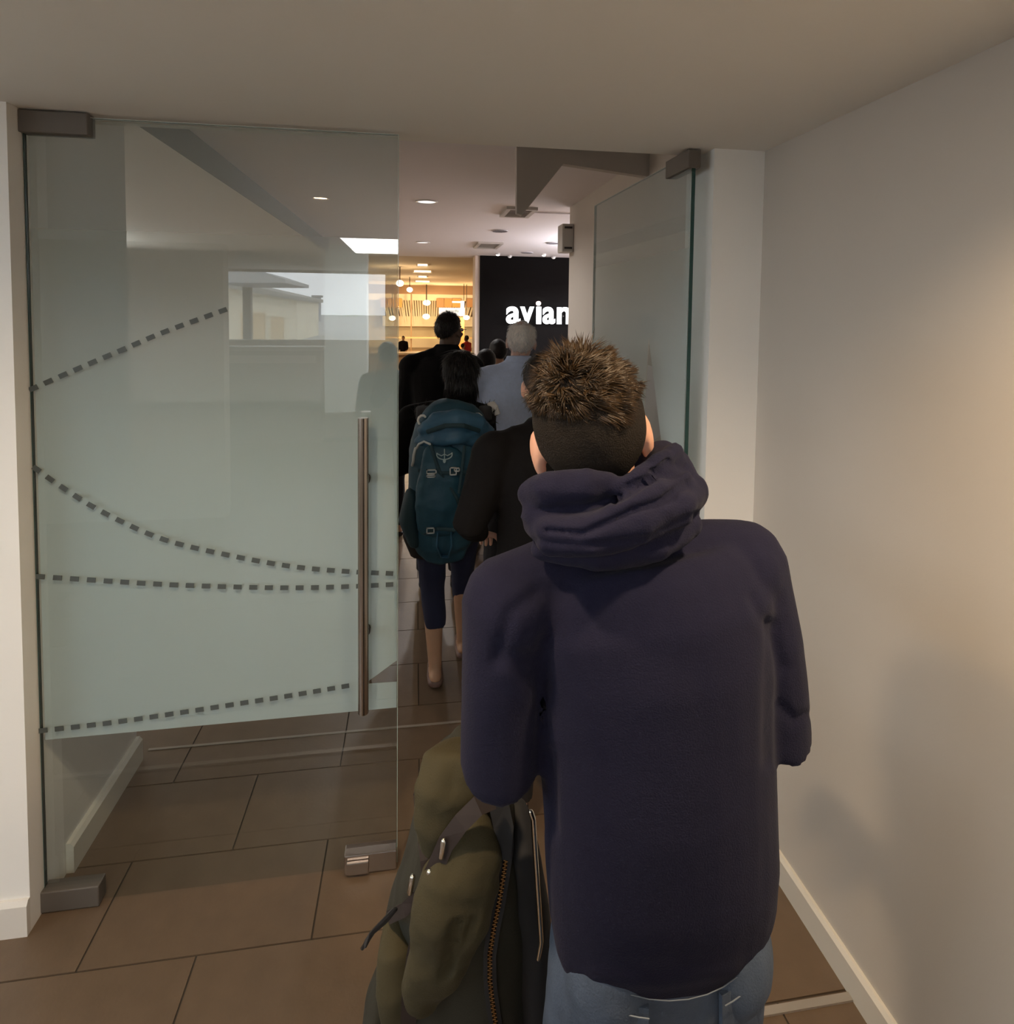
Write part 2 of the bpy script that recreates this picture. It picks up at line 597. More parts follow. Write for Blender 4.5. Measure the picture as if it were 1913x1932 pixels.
def downlight(loc, r, z, label, group, col, es, power=0.0, angle=120, blend=0.6, src=0.04):
    t = empty('ceiling_downlight', (loc[0], loc[1], z), label, 'ceiling lamp', group)
    x, y = loc[0], loc[1]
    ring = MB()
    n = 24
    prof = [(r, 0), (r, -0.006), (r * 0.86, -0.012), (r * 0.80, -0.004), (r * 0.80, 0)]
    vs, fs = [], []
    for k in range(n):
        th = 2 * math.pi * k / n
        for rr, zz in prof:
            vs.append((x + rr * math.cos(th), y + rr * math.sin(th), z + zz))
    m = len(prof)
    for k in range(n):
        k2 = (k + 1) % n
        for q in range(m):
            q2 = (q + 1) % m
            fs.append((k * m + q, k2 * m + q, k2 * m + q2, k * m + q2))
    ring.add(vs, fs)
    ring.build('ring', RINGM, t, smooth=True)
    MB().tube([(x, y, z - 0.003), (x, y, z - 0.0005)], r * 0.8, n=20, dome=False).build('diffuser', emis('glow_%.2f_%.1f' % (col[2], es), col, es), t)
    if power:
        lamp('lamp_light', 'SPOT', (x, y, z - 0.02), power, col, t, spot_size=math.radians(angle), spot_blend=blend, shadow_soft_size=src)
    return t


dl = mirror(PZ(605, 372, ZC))
downlight((dl.x, dl.y), 0.05, ZC, 'small warm downlight above the tiles left of the hooded man', None, WARM, 60, 60, 150, 0.9)
downlight((0.74, 0.50), 0.05, ZC, 'small warm downlight close to the right corridor wall', None, WARM, 60, 62, 135, 1.0)
# square LED panel, mirrored in the closed door
pa, pb = mirror(PZ(636, 445, ZC)), mirror(PZ(665, 475, ZC))
led = empty('led_panel', (pa.x, pa.y, ZC), 'bright square LED ceiling panel mirrored high in closed door', 'ceiling lamp')
MB().box((pa.x, pb.y, ZC - 0.012), (pa.x + 0.66, pa.y, ZC - 0.0005)).build('frame', RINGM, led)
MB().box((pa.x + 0.02, pb.y + 0.02, ZC - 0.014), (pa.x + 0.64, pa.y - 0.02, ZC - 0.0125)).build('diffuser', emis('led_glow', (1.0, 0.97, 0.92), 17), led)

# ------------------------------------------------------------------ hall ceiling fittings
for i, (px, py) in enumerate([(805, 380), (798, 457)]):
    p = PZ(px, py, ZF)
    downlight((p.x, p.y), 0.115, ZF, ['large round downlight nearest the doorway in the hall ceiling', 'second round downlight of the hall ceiling, above the dark queue'][i], 'hall downlights', (1, 0.97, 0.95), 1.1, 75, 165)
for i, (px, py) in enumerate([(943, 435), (994, 476), (1043, 458)]):
    p = PZ(px, py, ZF)
    t = empty('ceiling_speaker', (p.x, p.y, ZF), ['round grey ceiling speaker left of the wall sensor', 'farthest round ceiling speaker just above the black wall', 'round ceiling speaker half hidden by the wall sensor'][i], 'speaker', 'round ceiling speakers')
    MB().tube([(p.x, p.y, ZF - 0.012), (p.x, p.y, ZF - 0.001)], 0.115, n=20, dome=False).build('rim', mat('speaker_rim', (0.5, 0.48, 0.5), 0.6), t)
    gr = MB()
    for a in range(-4, 5):
        w = math.sqrt(max(0, 0.1 ** 2 - (a * 0.022) ** 2))
        gr.box((p.x - w, p.y + a * 0.022 - 0.007, ZF - 0.017), (p.x + w, p.y + a * 0.022 + 0.007, ZF - 0.012))
    gr.build('grille', mat('speaker_grille', (0.16, 0.15, 0.16), 0.8), t)
for i, (a, b, c, d) in enumerate([(940, 405, 982, 390), (893, 466, 950, 457)]):
    p0, p1 = PZ(a, b, ZF), PZ(c, d, ZF)
    x0, x1 = min(p0.x, p1.x), max(p0.x, p1.x)
    y0, y1 = min(p0.y, p1.y), max(p0.y, p1.y)
    if i == 0:
        x0, x1 = PZ(943, 404, ZF).x, PZ(1000, 404, ZF).x
    t = empty('ceiling_vent', ((x0 + x1) / 2, (y0 + y1) / 2, ZF), ['square air vent with slats beside the shadow-shaped bulkhead', 'wide dark air vent in front of the black wall'][i], 'air vent', 'hall air vents')
    fr = 0.05
    MB().box((x0, y0, ZF - 0.03), (x1, y0 + fr, ZF)).box((x0, y1 - fr, ZF - 0.03), (x1, y1, ZF)).box((x0, y0 + fr, ZF - 0.03), (x0 + fr, y1 - fr, ZF)).box((x1 - fr, y0 + fr, ZF - 0.03), (x1, y1 - fr, ZF)).build('frame', mat('vent_frame', (0.5, 0.46, 0.42), 0.5), t)
    MB().box((x0 + fr, y0 + fr, ZF - 0.006), (x1 - fr, y1 - fr, ZF - 0.001)).build('backing', mat('vent_dark', (0.03, 0.028, 0.025), 0.9), t)
    ns = 7
    for k in range(ns):
        yy = y0 + fr + (y1 - y0 - 2 * fr) * (k + 0.5) / ns
        MB().box((x0 + fr, yy - 0.012, ZF - 0.026), (x1 - fr, yy + 0.012, ZF - 0.020)).build('slat', mat('vent_slat', (0.28, 0.24, 0.2), 0.6), t)
# spots washing the black wall
for i, (px, py) in enumerate([(936, 480), (958, 486), (1021, 481), (1044, 487)]):
    p = PZ(px, min(py, 484), ZF)
    x, y = p.x, min(p.y, 11.72) - (0.25 if i % 2 == 0 else 0)
    t = empty('wall_spot', (x, y, ZF), 'tiny ceiling spotlight washing the black wall, number %s from the pier' % ('first', 'second', 'third', 'fourth')[i], 'spotlight', 'spots before the black wall')
    MB().tube([(x, y, ZF - 0.002), (x, y, ZF - 0.03)], 0.045, n=12, dome=False).build('housing', RINGM, t)
    MB().ell((x, y, ZF - 0.032), (0.035, 0.035, 0.02), nu=10, nv=6).build('bulb', emis('spot_glow_%d' % (i % 2), (1, 0.95, 0.9), 5 if i % 2 == 0 else 0.3), t)
    o = lamp('lamp_light', 'SPOT', (x, y, ZF - 0.06), 3.0, (1, 0.85, 0.65), t, spot_size=math.radians(80), spot_blend=0.9, shadow_soft_size=0.03)
    o.rotation_euler = (math.radians(-25), 0, 0)
# unseen hanging panels and bars, added to brighten the hall and its ceiling
for i, (x, y, z, hx, hy, lb) in enumerate([(3.7, 8.8, 2.25, 0.55, 0.55, 'nearest added fill panel hidden behind the side wall corner'), (5.4, 8.8, 2.25, 0.55, 0.55, 'middle added fill panel hidden behind the side wall corner'),
                                           (7.1, 8.8, 2.25, 0.55, 0.55, 'farthest added fill panel hidden behind the side wall corner'),
                                           (-4.9, 4.6, 2.15, 0.12, 0.9, 'added fill bar unseen left of the glass doors, nearer one'), (-4.9, 8.2, 2.15, 0.12, 0.9, 'added fill bar unseen left of the glass doors, farther one')]):
    t = empty('fill_light', (x, y, z), lb, 'ceiling lamp', 'added hall fill lights')
    zc_ = ZF if x > 0 else 2.675
    MB().box((x - hx, y - hy, z), (x + hx, y + hy, z + 0.03)).build('diffuser', emis('hall_fill_glow', (0.92, 0.92, 1.0), 52) if x > 0 else emis('hall_fill_bar_glow', (1.0, 0.97, 0.93), 30), t)
    MB().box((x - hx - 0.02, y - hy - 0.02, z - 0.01), (x + hx + 0.02, y - hy, z + 0.04)).build('end_cap', RINGM, t)
    MB().box((x - hx - 0.02, y + hy, z - 0.01), (x + hx + 0.02, y + hy + 0.02, z + 0.04)).build('end_cap', RINGM, t)
    for sy in (-1, 1):
        MB().tube([(x, y + sy * hy, z + 0.03), (x, y + sy * hy, zc_)], 0.006, n=6).build('cord', DARKM, t)
# motion sensor box on the wall corner
p0, p1 = P(1054, 425, 6.2), P(1078, 478, 6.2)
sb = empty('wall_sensor', ((p0.x + p1.x) / 2, 6.2, p1.z), 'white sensor box on the wall corner beside the illuminated sign', 'sensor box')
SENS = mat('sensor_plastic', (0.55, 0.53, 0.50), 0.5)
MB().box((1.475, 6.06, p1.z), (1.6, 6.26, p0.z)).build('body', SENS, sb, bevel=0.012)
MB().box((1.50, 6.05, p1.z + 0.03), (1.58, 6.062, p1.z + 0.05)).build('slot', DARKM, sb)
MB().box((1.50, 6.05, p0.z - 0.05), (1.58, 6.062, p0.z - 0.03)).build('slot', DARKM, sb)

# ------------------------------------------------------------------ illuminated sign on the black wall
YS = 11.78
sg = empty('illuminated_sign', P(957, 612, YS), 'glowing white lowercase letter sign on the matt black wall', 'sign')
SIGNM = emis('sign_glow', (0.93, 0.97, 1.0), 2.6)
SIGNR = emis('sign_dot', (1.0, 0.66, 0.6), 2.2)
zb_, zx_ = P(990, 611, YS).z, P(990, 578.5, YS).z
for ch, xa, xb in [('a', 955, 981.5), ('v', 981.5, 1007), ('ı', 1012, 1020.5), ('a', 1024, 1047), ('n', 1051, 1076), ('c', 1079, 1101), ('a', 1104, 1128)]:
    X0_, X1_ = P(xa, 600, YS).x, P(xb, 600, YS).x
    if ch == 'ı':
        me = MB().box((0, -0.03, 0), (X1_ - X0_, 0.03, zx_ - zb_)).mesh('letter_i')
    else:
        me = text_mesh(ch, X1_ - X0_, zx_ - zb_, 0.03, 0.022)
    me.transform(Matrix.Translation((X0_, YS, zb_)))
    o = link('letter_' + ('i' if ch == 'ı' else ch), me, SIGNM, sg)
    if ch == 'ı':
        d = P(1015.8, 572.5, YS)
        MB().tube([(d.x, YS - 0.03, d.z), (d.x, YS + 0.03, d.z)], 0.046, n=20, dome=False).build('letter_dot', SIGNR, o)
    MB().box(((X0_ + X1_) / 2 - 0.01, YS + 0.03, zb_ + 0.15), ((X0_ + X1_) / 2 + 0.01, 11.9, zb_ + 0.17)).build('standoff', DARKM, o)

# ------------------------------------------------------------------ the restaurant at the far end
CREAM = mat('cream_wall', (0.85, 0.72, 0.48), 0.7)
WOOD = mat('orange_wood', (0.50, 0.24, 0.08), 0.5, noise_amt=0.25, noise_scale=3, stretch=(6, 1, 0.6))
struct('ceiling_restaurant', MB().box((-6.2, YH, ZF), (8.2, 26.2, ZF + 0.12)).box((-6.2, 26.2, 3.1), (8.2, 30, 3.2)), mat('warm_ceiling', (0.66, 0.55, 0.42), 0.9), 'warm lit restaurant ceiling beyond the hall', 'ceiling')
struct('trim_restaurant_beam', MB().box((-6.2, 26.0, P(820, 555, 26).z), (8.2, 26.3, ZF)), mat('brown_beam', (0.22, 0.13, 0.07), 0.7), 'brown beam across the restaurant ceiling', 'beam')
struct('wall_restaurant_back', MB().box((-6.2, 29.4, 0), (8.2, 29.6, 3.2)), CREAM, 'cream glowing back wall of the restaurant', 'wall')
struct('wall_restaurant_side', MB().box((2.80, 12.46, 0), (3.0, 26, ZF)), CREAM, 'side wall between restaurant and black wall', 'wall')
# slat screen
YSL = 28.6
ss = empty('slat_screen', P(810, 640, YSL), 'fan of cream ceiling slats along the restaurant back wall', 'slat screen')
SLM = mat('slat_cream', (0.9, 0.78, 0.54), 0.6)
SLD = mat('slat_backing', (0.26, 0.16, 0.08), 0.8)
a, b = P(722, 562, YSL + 0.15), P(897, 562, YSL + 0.15)
zlo = P(810, 604, YSL).z
MB().box((a.x, YSL + 0.12, zlo), (b.x, YSL + 0.16, a.z)).build('backing', SLD, ss)
for k in range(38):
    px = 722 + k * 4.7
    ln = 34 + 6 * math.sin(k * 1.7)
    t0, t1 = P(px, 562, YSL), P(px - (px - 806) * 0.13, 562 + ln + 8, YSL)
    w = 0.038
    MB().prism([t0 + Vector((-w, 0, 0)), t0 + Vector((w, 0, 0)), t1 + Vector((w, 0, 0)), t1 + Vector((-w, 0, 0))], (0, 0.06, 0)).build('slat', SLM, ss)
MB().box((a.x, YSL + 0.05, P(810, 606, YSL).z - 0.25), (b.x, YSL + 0.11, P(810, 597, YSL).z)).build('ledge', SLM, ss)
# wooden panels
struct('trim_fascia', MB().box((-6.2, 27.685, P(800, 567, 27.7).z), (8.2, 27.73, 3.1)), mat('fascia_board', (0.8, 0.62, 0.38), 0.7), 'pale fascia board above the restaurant back wall', 'fascia')
for i, (x0, x1) in enumerate([(718, 731), (731, 745), (745, 759), (823, 838), (838, 853), (853, 870), (879, 897)]):
    A, B = P(x0, 563, 27.6), P(x1, 580, 27.6)
    tag(MB().box((A.x + 0.01, 27.6, B.z), (B.x - 0.01, 27.68, A.z)).build('wood_panel', mat('orange_wood_%d' % (i % 3), (0.46 + 0.08 * (i % 3), 0.22 + 0.05 * (i % 3), 0.07), 0.5), bevel=0.01),
        'orange wooden fascia panel, %s from left in the restaurant' % ('first', 'second', 'third', 'fourth', 'fifth', 'sixth', 'last')[i], 'panel', 'restaurant fascia panels')
A, B = P(859, 598, 25.5), P(876, 640, 25.5)
tag(MB().box((A.x, 25.5, 0), (B.x, 25.8, A.z)).build('wood_column', WOOD, bevel=0.01), 'orange wooden column under the white hanging sign', 'column')
# white hanging sign
YG = 24.0
hs = empty('hanging_sign', P(853, 596, YG), 'white hanging sign with teal script above the dark man', 'sign')
WS = emis('white_sign', (1, 1, 1), 0.85)
A, B = P(828.5, 580.5, YG), P(877, 596.5, YG)
MB().box((A.x, YG, B.z), (B.x, YG + 0.08, A.z)).build('board', WS, hs, bevel=0.01)
A2, B2 = P(869, 569, YG), P(876, 581, YG)
MB().box((A2.x, YG, B2.z), (B2.x, YG + 0.06, A2.z + 0.03)).build('hanger', WS, hs)
A3 = P(853, 568, YG)
MB().box((A3.x, YG, A3.z - 0.07), (A2.x, YG + 0.06, A3.z)).build('bracket', WS, hs)
MB().box((B2.x - 0.03, YG + 0.02, A3.z), (B2.x - 0.01, YG + 0.04, ZF)).build('rod', DARKM, hs)
A, B = P(840.5, 590, YG), P(866, 584, YG)
me = text_mesh('friendly', B.x - A.x, B.z - A.z, 0.001, 0.0)
me.transform(Matrix.Translation((A.x, YG - 0.004, A.z)))
link('lettering', me, mat('teal_print', (0.05, 0.28, 0.25), 0.6), hs)
# mullions and rail
for i, px in enumerate([745, 776]):
    p = P(px, 560, 27)
    tag(MB().box((p.x - 0.03, 26.98, 0), (p.x + 0.03, 27.04, 2.95)).build('mullion', mat('brown_post', (0.25, 0.15, 0.07), 0.6)), ['thin brown post at the edge of the closed door', 'thin brown post left of the dark man head'][i], 'post', 'restaurant posts')
zr = P(800, 637, 26.8).z
tag(MB().box((P(718, 637, 26.8).x, 26.78, zr - 0.04), (P(897, 637, 26.8).x, 26.84, zr + 0.03)).build('hand_rail', mat('rail_wood', (0.5, 0.34, 0.16), 0.5)), 'light brown rail crossing behind the dark man', 'rail')
# linear ceiling lamps and pendants
for i, (px, py, w) in enumerate([(797, 499, 22), (797, 511, 34), (797, 521, 18), (797, 530, 28)]):
    p = PZ(px, py, ZF)
    L = w / F_PX * p.y
    t = empty('ceiling_light_bar', (p.x, p.y, ZF), '%s linear lamp in the warm restaurant ceiling row' % ('first', 'second', 'third', 'fourth')[i], 'ceiling lamp', 'restaurant linear lamps')
    MB().box((p.x - L / 2, p.y - 0.2, ZF - 0.05), (p.x + L / 2, p.y + 0.2, ZF)).build('body', mat('lamp_body', (0.5, 0.4, 0.3), 0.5), t)
    MB().box((p.x - L / 2 + 0.03, p.y - 0.22, ZF - 0.048), (p.x + L / 2 - 0.03, p.y - 0.2, ZF - 0.01)).build('tube', emis('bar_glow', (1, 0.85, 0.6), 3.0), t)
for i, (px, py, r, Y) in enumerate([(805, 571, 0.16, 25.5), (804, 597, 0.15, 25.2), (880, 599, 0.13, 24.6), (740, 600, 0.14, 25)]):
    p = P(px, py, Y)
    t = empty('pendant_lamp', p, ['upper glowing pendant globe left of the hanging sign', 'lower glowing pendant globe left of the dark man', 'glowing pendant globe right of the wooden column', 'glowing pendant globe seen through the closed door edge'][i], 'lamp', 'restaurant pendants')
    MB().ell(p, (r, r, r * 0.7), nu=14, nv=8).build('globe', emis('pendant_glow', (1.0, 0.88, 0.66), 2.4), t, smooth=True)
    MB().tube([p + Vector((0, 0, r * 0.6)), (p.x, p.y, ZF)], 0.012, n=6).build('cord', DARKM, t)
    lamp('lamp_light', 'POINT', p + Vector((0, 0, -r - 0.05)), 120, (1.0, 0.74, 0.42), t, shadow_soft_size=0.15)
for i, (x, y) in enumerate([(-0.4, 15.5), (-2.6, 18), (-0.2, 20)]):
    p = Vector((x, y, 2.45))
    t = empty('pendant_lamp', p, '%s glowing pendant globe over restaurant tables, left of the doorway view' % ('near', 'leftmost', 'middle')[i], 'lamp', 'restaurant pendants')
    MB().ell(p, (0.1, 0.1, 0.08), nu=14, nv=8).build('globe', MATS['pendant_glow'], t, smooth=True)
    MB().tube([p + Vector((0, 0, 0.07)), (p.x, p.y, ZF)], 0.012, n=6).build('cord', DARKM, t)
    lamp('lamp_light', 'POINT', p + Vector((0, 0, -0.15)), 45, (1.0, 0.74, 0.42), t, shadow_soft_size=0.12)
# service counter
c0, c1 = P(700, 668, 17), P(900, 700, 17)
ct = empty('service_counter', (0.2, 17, 0), 'long tan service counter in front of the restaurant kitchen', 'counter')
MB().box((-2.2, 16.8, 0), (2.78, 17.3, 0.55)).build('body', mat('counter_front', (0.55, 0.4, 0.24), 0.6), ct)
MB().box((-2.25, 16.75, 0.55), (2.79, 17.35, 0.60)).build('top', mat('counter_top', (0.7, 0.56, 0.38), 0.4), ct)

# ------------------------------------------------------------------ glass doors
FILM = film_mat('frosted_film', 2.08, 1.15)
DW, DZ0, DZ1 = 1.005, 0.012, 2.272
dash_me = None


def door(name, loc, rotz, label, film_poly, dashes, handle=True):
    """leaf in local space: x along the width from the hinge, y thickness, z up"""
    t = empty(name, loc, label, 'glass door', None, 'structure')
    t.rotation_euler = (0, 0, rotz)
    ORG[t.name] = Vector((0, 0, 0))
    MB().box((0, -0.006, DZ0), (DW, 0.006, DZ1)).build('pane', GLASS, t)
    e = 0.0015
    MB().box((-e, -0.006, DZ0), (0, 0.006, DZ1)).build('edge', GEDGE, t)
    MB().box((DW, -0.006, DZ0), (DW + e, 0.006, DZ1)).build('edge', mat('edge_light', (0.35, 0.45, 0.42), 0.2), t)
    MB().box((0, -0.006, DZ1), (DW, 0.006, DZ1 + e)).build('edge', mat('edge_top', (0.6, 0.66, 0.64), 0.2), t)
    me = bpy.data.meshes.new('frosted_film')
    me.from_pydata([(x, 0.0075, z) for x, z in film_poly], [], [tuple(range(len(film_poly)))])
    link('frosted_film', me, FILM, t)
    global dash_me
    if dash_me is None:
        dash_me = MB().box((-0.0115, -0.0006, -0.007), (0.0115, 0.0006, 0.007)).mesh('dash')
        dash_me.materials.append(DASH)
    for x, z, ang in dashes:
        o = bpy.data.objects.new('dash', dash_me)
        COL.objects.link(o)
        o.parent = t
        o.location = (x, -0.0072, z)
        o.rotation_euler = (0, -ang, 0)
    MB().box((-0.006, -0.022, DZ1 - 0.050), (0.168, 0.022, DZ1 + 0.010)).build('top_clamp', CLAMP, t, bevel=0.003)
    MB().box((-0.006, -0.022, 0.004), (0.150, 0.022, 0.066)).build('bottom_clamp', CLAMP, t, bevel=0.003)
    lk = MB().box((DW - 0.160, -0.022, 0.004), (DW, 0.022, 0.066)).build('bottom_lock', STEEL, t, bevel=0.003)
    MB().box((DW - 0.152, -0.034, 0.012), (DW - 0.085, -0.0225, 0.050)).build('lock_cover', STEEL, lk, bevel=0.002)
    xh = DW - 0.098
    for sy, nm in ((-1, 'handle'), (1, 'handle')):
        hb = MB().tube([(xh, sy * 0.062, 0.547), (xh, sy * 0.062, 1.437)], 0.0155, n=20, dome=False).build(nm, STEEL, t, smooth=False)
        for z in (0.77, 1.24):
            MB().tube([(xh, sy * 0.0065, z), (xh, sy * 0.055, z)], 0.009, n=10, dome=False).build('standoff', DARKM, hb)
            MB().tube([(xh, sy * 0.0065, z), (xh, sy * 0.012, z)], 0.017, n=14, dome=False).build('rosette', DARKM, hb)
    return t


def curve_dashes(pts, n, hx):
    """evenly spaced dashes along a pixel polyline on the closed door"""
    q = [P(x, y, YD) for x, y in pts]
    q = [(v.x - hx, v.z) for v in q]
    # Catmull-Rom resample
    fine = []
    for i in range(len(q) - 1):
        p0, p1, p2, p3 = q[max(i - 1, 0)], q[i], q[i + 1], q[min(i + 2, len(q) - 1)]
        for s in range(12):
            u = s / 12
            fine.append(tuple(0.5 * (2 * p1[k] + (p2[k] - p0[k]) * u + (2 * p0[k] - 5 * p1[k] + 4 * p2[k] - p3[k]) * u * u + (3 * p1[k] - p0[k] - 3 * p2[k] + p3[k]) * u ** 3) for k in (0, 1)))
    fine.append(q[-1])
    L = [0]
    for i in range(1, len(fine)):
        L.append(L[-1] + math.dist(fine[i], fine[i - 1]))
    out = []
    for k in range(n):
        s = L[-1] * k / (n - 1)
        i = max(j for j in range(len(L)) if L[j] <= s + 1e-9)
        i = min(i, len(fine) - 2)
        u = (s - L[i]) / max(1e-9, L[i + 1] - L[i])
        x = fine[i][0] + (fine[i + 1][0] - fine[i][0]) * u
        z = fine[i][1] + (fine[i + 1][1] - fine[i][1]) * u
        out.append((x, z, math.atan2(fine[i + 1][1] - fine[i][1], fine[i + 1][0] - fine[i][0])))
    return out


HX = -1.058
D1 = curve_dashes([(66, 732), (150, 695), (232, 660), (315, 625), (422, 586)], 14, HX)
D2 = curve_dashes([(72, 884), (120, 918), (195, 964), (302, 1013), (410, 1041), (545, 1066), (650, 1076), (735, 1080)], 25, HX)
D3 = curve_dashes([(79, 1086), (202, 1094), (318, 1101), (433, 1105), (543, 1107), (650, 1105), (735, 1101)], 23, HX)
D4 = curve_dashes([(84, 1375), (200, 1362), (320, 1345), (437, 1327), (546, 1310), (652, 1292)], 21, HX)
zf = P(745, 1338, YD).z
wa, wb, wc = P(688, 1293, YD), P(744, 1249, YD), P(744, 1289, YD)
fp = [(0.004, P(78, 1400, YD).z), (DW - 0.002, zf), (DW - 0.002, wc.z), (wa.x - HX, wa.z), (DW - 0.002, wb.z), (DW - 0.002, DZ1 - 0.004), (0.004, DZ1 - 0.004)]
door('door_1', (HX, YD, 0), 0.0, 'closed frosted glass door with dotted curves and steel bar handle', fp, D1 + D2 + D3 + D4)
# the right leaf, swung open away from the camera
h0 = Vector((0.888, 1.868))
e1 = Vector((PZ(1117, 393, 2.27).x, PZ(1117, 393, 2.27).y))
ang = math.atan2((e1 - h0).y, (e1 - h0).x)
XD = 0.87


def dl_(px, py):
    p = PX(px, py, XD)
    return (p.y - h0.y) / math.cos(ang - math.pi / 2), p.z


ap, b1, b2 = dl_(1222, 636), dl_(1209, 860), dl_(1247, 860)
fp2 = [(0.004, zf), (b2[0] - 0.02, zf), b2, ap, b1, (b1[0] + 0.06, zf), (DW - 0.002, zf), (DW - 0.002, DZ1 - 0.004), (0.004, DZ1 - 0.004)]
D5 = [(*dl_(1203, 598), -1.0), (*dl_(1209, 607), -1.0), (*dl_(1215.5, 618), -0.9), (*dl_(1228.5, 600), 1.3), (*dl_(1227, 617), 1.3), (*dl_(1222, 631), -0.9)]
door('door_2', (h0.x, h0.y, 0), ang, 'opened frosted glass door swung back against the right side', fp2, D5)

# ------------------------------------------------------------------ outdoors, mirrored in the closed door
struct('ground_outside', MB().box((-60, -260, -0.6), (60, yb - 0.3, -0.5)).box((-60, yb - 0.3, -0.6), (XLF - 0.3, 30, -0.5)), mat('apron', (0.35, 0.35, 0.35), 0.9), 'grey airport apron outside the windows', 'ground')


def mv(px, py, Yv):
    return mirror(P(px, py, Yv))


PALE = mat('hangar_pale', (0.80, 0.72, 0.55), 0.8)
hg = empty('hangar', mv(480, 640, 46), 'pale low airport building mirrored in the closed glass door', 'building')
a, b = mv(330, 645, 46), mv(560, 645, 46)
yb_ = a.y
wallp = [Vector((a.x, yb_, -0.5)), Vector((b.x, yb_, -0.5)), mv(560, 566, 46), mv(330, 515, 46)]
wallp[2].y = wallp[3].y = yb_
MB().prism(wallp, (0, -10, 0)).build('wall', PALE, hg)
r0, r1 = mv(330, 506, 46), mv(566, 560, 46)
MB().prism([Vector((r0.x, yb_ + 0.8, r0.z - 0.7)), Vector((r1.x, yb_ + 0.8, r1.z - 0.3)), Vector((r1.x, yb_ + 0.8, r1.z)), Vector((r0.x, yb_ + 0.8, r0.z))], (0, -12, 0)).build('roof', mat('hangar_roof', (0.3, 0.29, 0.27), 0.8), hg)
for (xa, xb, ya, yb2) in [(512, 535, 598, 645), (455, 500, 590, 640)]:
    A, B = mv(xa, ya, 46), mv(xb, yb2, 46)
    MB().box((A.x, yb_ + 0.02, B.z), (B.x, yb_ + 0.1, A.z)).build('hangar_door', mat('hangar_door', (0.6, 0.45, 0.26), 0.7), hg)
cn = empty('canopy_roof', mv(480, 530, 14), 'grey canopy roof above the hangar mirrored in closed door', 'canopy')
A, B = mv(400, 508, 14), mv(538, 527, 14)
MB().prism([Vector((A.x, A.y, A.z)), Vector((B.x - 0.6, A.y, A.z)), Vector((B.x, A.y, B.z)), Vector((B.x, A.y, B.z - 0.08)), Vector((A.x, A.y, B.z - 0.1))], (0, -3, 0)).build('slab', mat('canopy_grey', (0.4, 0.4, 0.4), 0.8), cn)
MB().box((A.x - 0.1, A.y - 2.9, -0.5), (A.x + 0.1, A.y - 2.7, A.z - 0.05)).build('post', DARKM, cn)
ty = 120
th = empty('terminal_tower', mv(597, 660, ty), 'small dark airport tower mirrored left of the pale column', 'tower')
A, B = mv(591, 561, ty), mv(603, 640, ty)
MB().box((A.x, A.y - 2, -0.5), (B.x, A.y, A.z)).build('shaft', mat('tower_grey', (0.25, 0.28, 0.33), 0.7), th)
MB().box((A.x - 0.3, A.y - 2.3, A.z), (B.x + 0.3, A.y + 0.3, A.z + 0.4)).build('cap', mat('tower_cap', (0.3, 0.3, 0.3), 0.7), th)
hl = MB()
hy = mirror(Vector((0, 255, 0))).y
tops = []
for k in range(41):
    px = 300 + k * 14
    tops.append(mv(px, 603 + 5 * math.sin(k * 0.9) + 4 * math.sin(k * 0.37 + 1), 255))
vs = [Vector((p.x, hy + 30, -0.5)) for p in tops] + [Vector((p.x, hy, p.z)) for p in tops] + [Vector((p.x, hy - 30, -0.5)) for p in tops]
fs = []
for k in range(40):
    for q in range(2):
        fs.append((q * 41 + k, q * 41 + k + 1, (q + 1) * 41 + k + 1, (q + 1) * 41 + k))
tag(hl.add(vs, fs).build('hill', mat('hill_green', (0.16, 0.2, 0.13), 0.9)), 'low green hill ridge mirrored beyond the airport buildings', 'hill', None, 'structure')
# notice board on the back wall and a bench, both mirrored in the door
nb = empty('display_cabinet', (mv(520, 760, 8.3).x, yb + 0.1, 0), 'grey display cabinet with lettered front below the daylight window', 'cabinet')
A, B = mv(424, 660, 8.3), mv(609, 828, 8.3)
MB().box((A.x, yb + 0.005, 0), (B.x, yb + 0.35, A.z)).build('body', mat('cabinet_grey', (0.34, 0.31, 0.30), 0.6), nb, bevel=0.01)
MB().box((A.x - 0.02, yb + 0.005, A.z), (B.x + 0.02, yb + 0.38, A.z + 0.05)).build('top', mat('cabinet_top', (0.6, 0.6, 0.6), 0.5), nb)
MB().box((A.x + 0.04, yb + 0.35, A.z - 0.16), (B.x - 0.05, yb + 0.36, A.z - 0.06)).build('label_strip', mat('strip_pale', (0.66, 0.64, 0.62), 0.6), nb)
print('doors done')

# ------------------------------------------------------------------ people
SKIN = {k: mat('skin_' + k, c, 0.55, noise_amt=0.06, noise_scale=30, sss=0.12) for k, c in
        {'fair': (0.62, 0.34, 0.24), 'pink': (0.62, 0.40, 0.33), 'tan': (0.45, 0.26, 0.16), 'dark': (0.10, 0.055, 0.035)}.items()}
EYEW = mat('eye_white', (0.8, 0.78, 0.75), 0.3)
LIPS = mat('lips', (0.42, 0.16, 0.13), 0.5)


def head_rot(yaw=0, pitch=0, roll=0):
    return Euler((math.radians(pitch), math.radians(roll), math.radians(yaw)), 'XYZ').to_matrix()


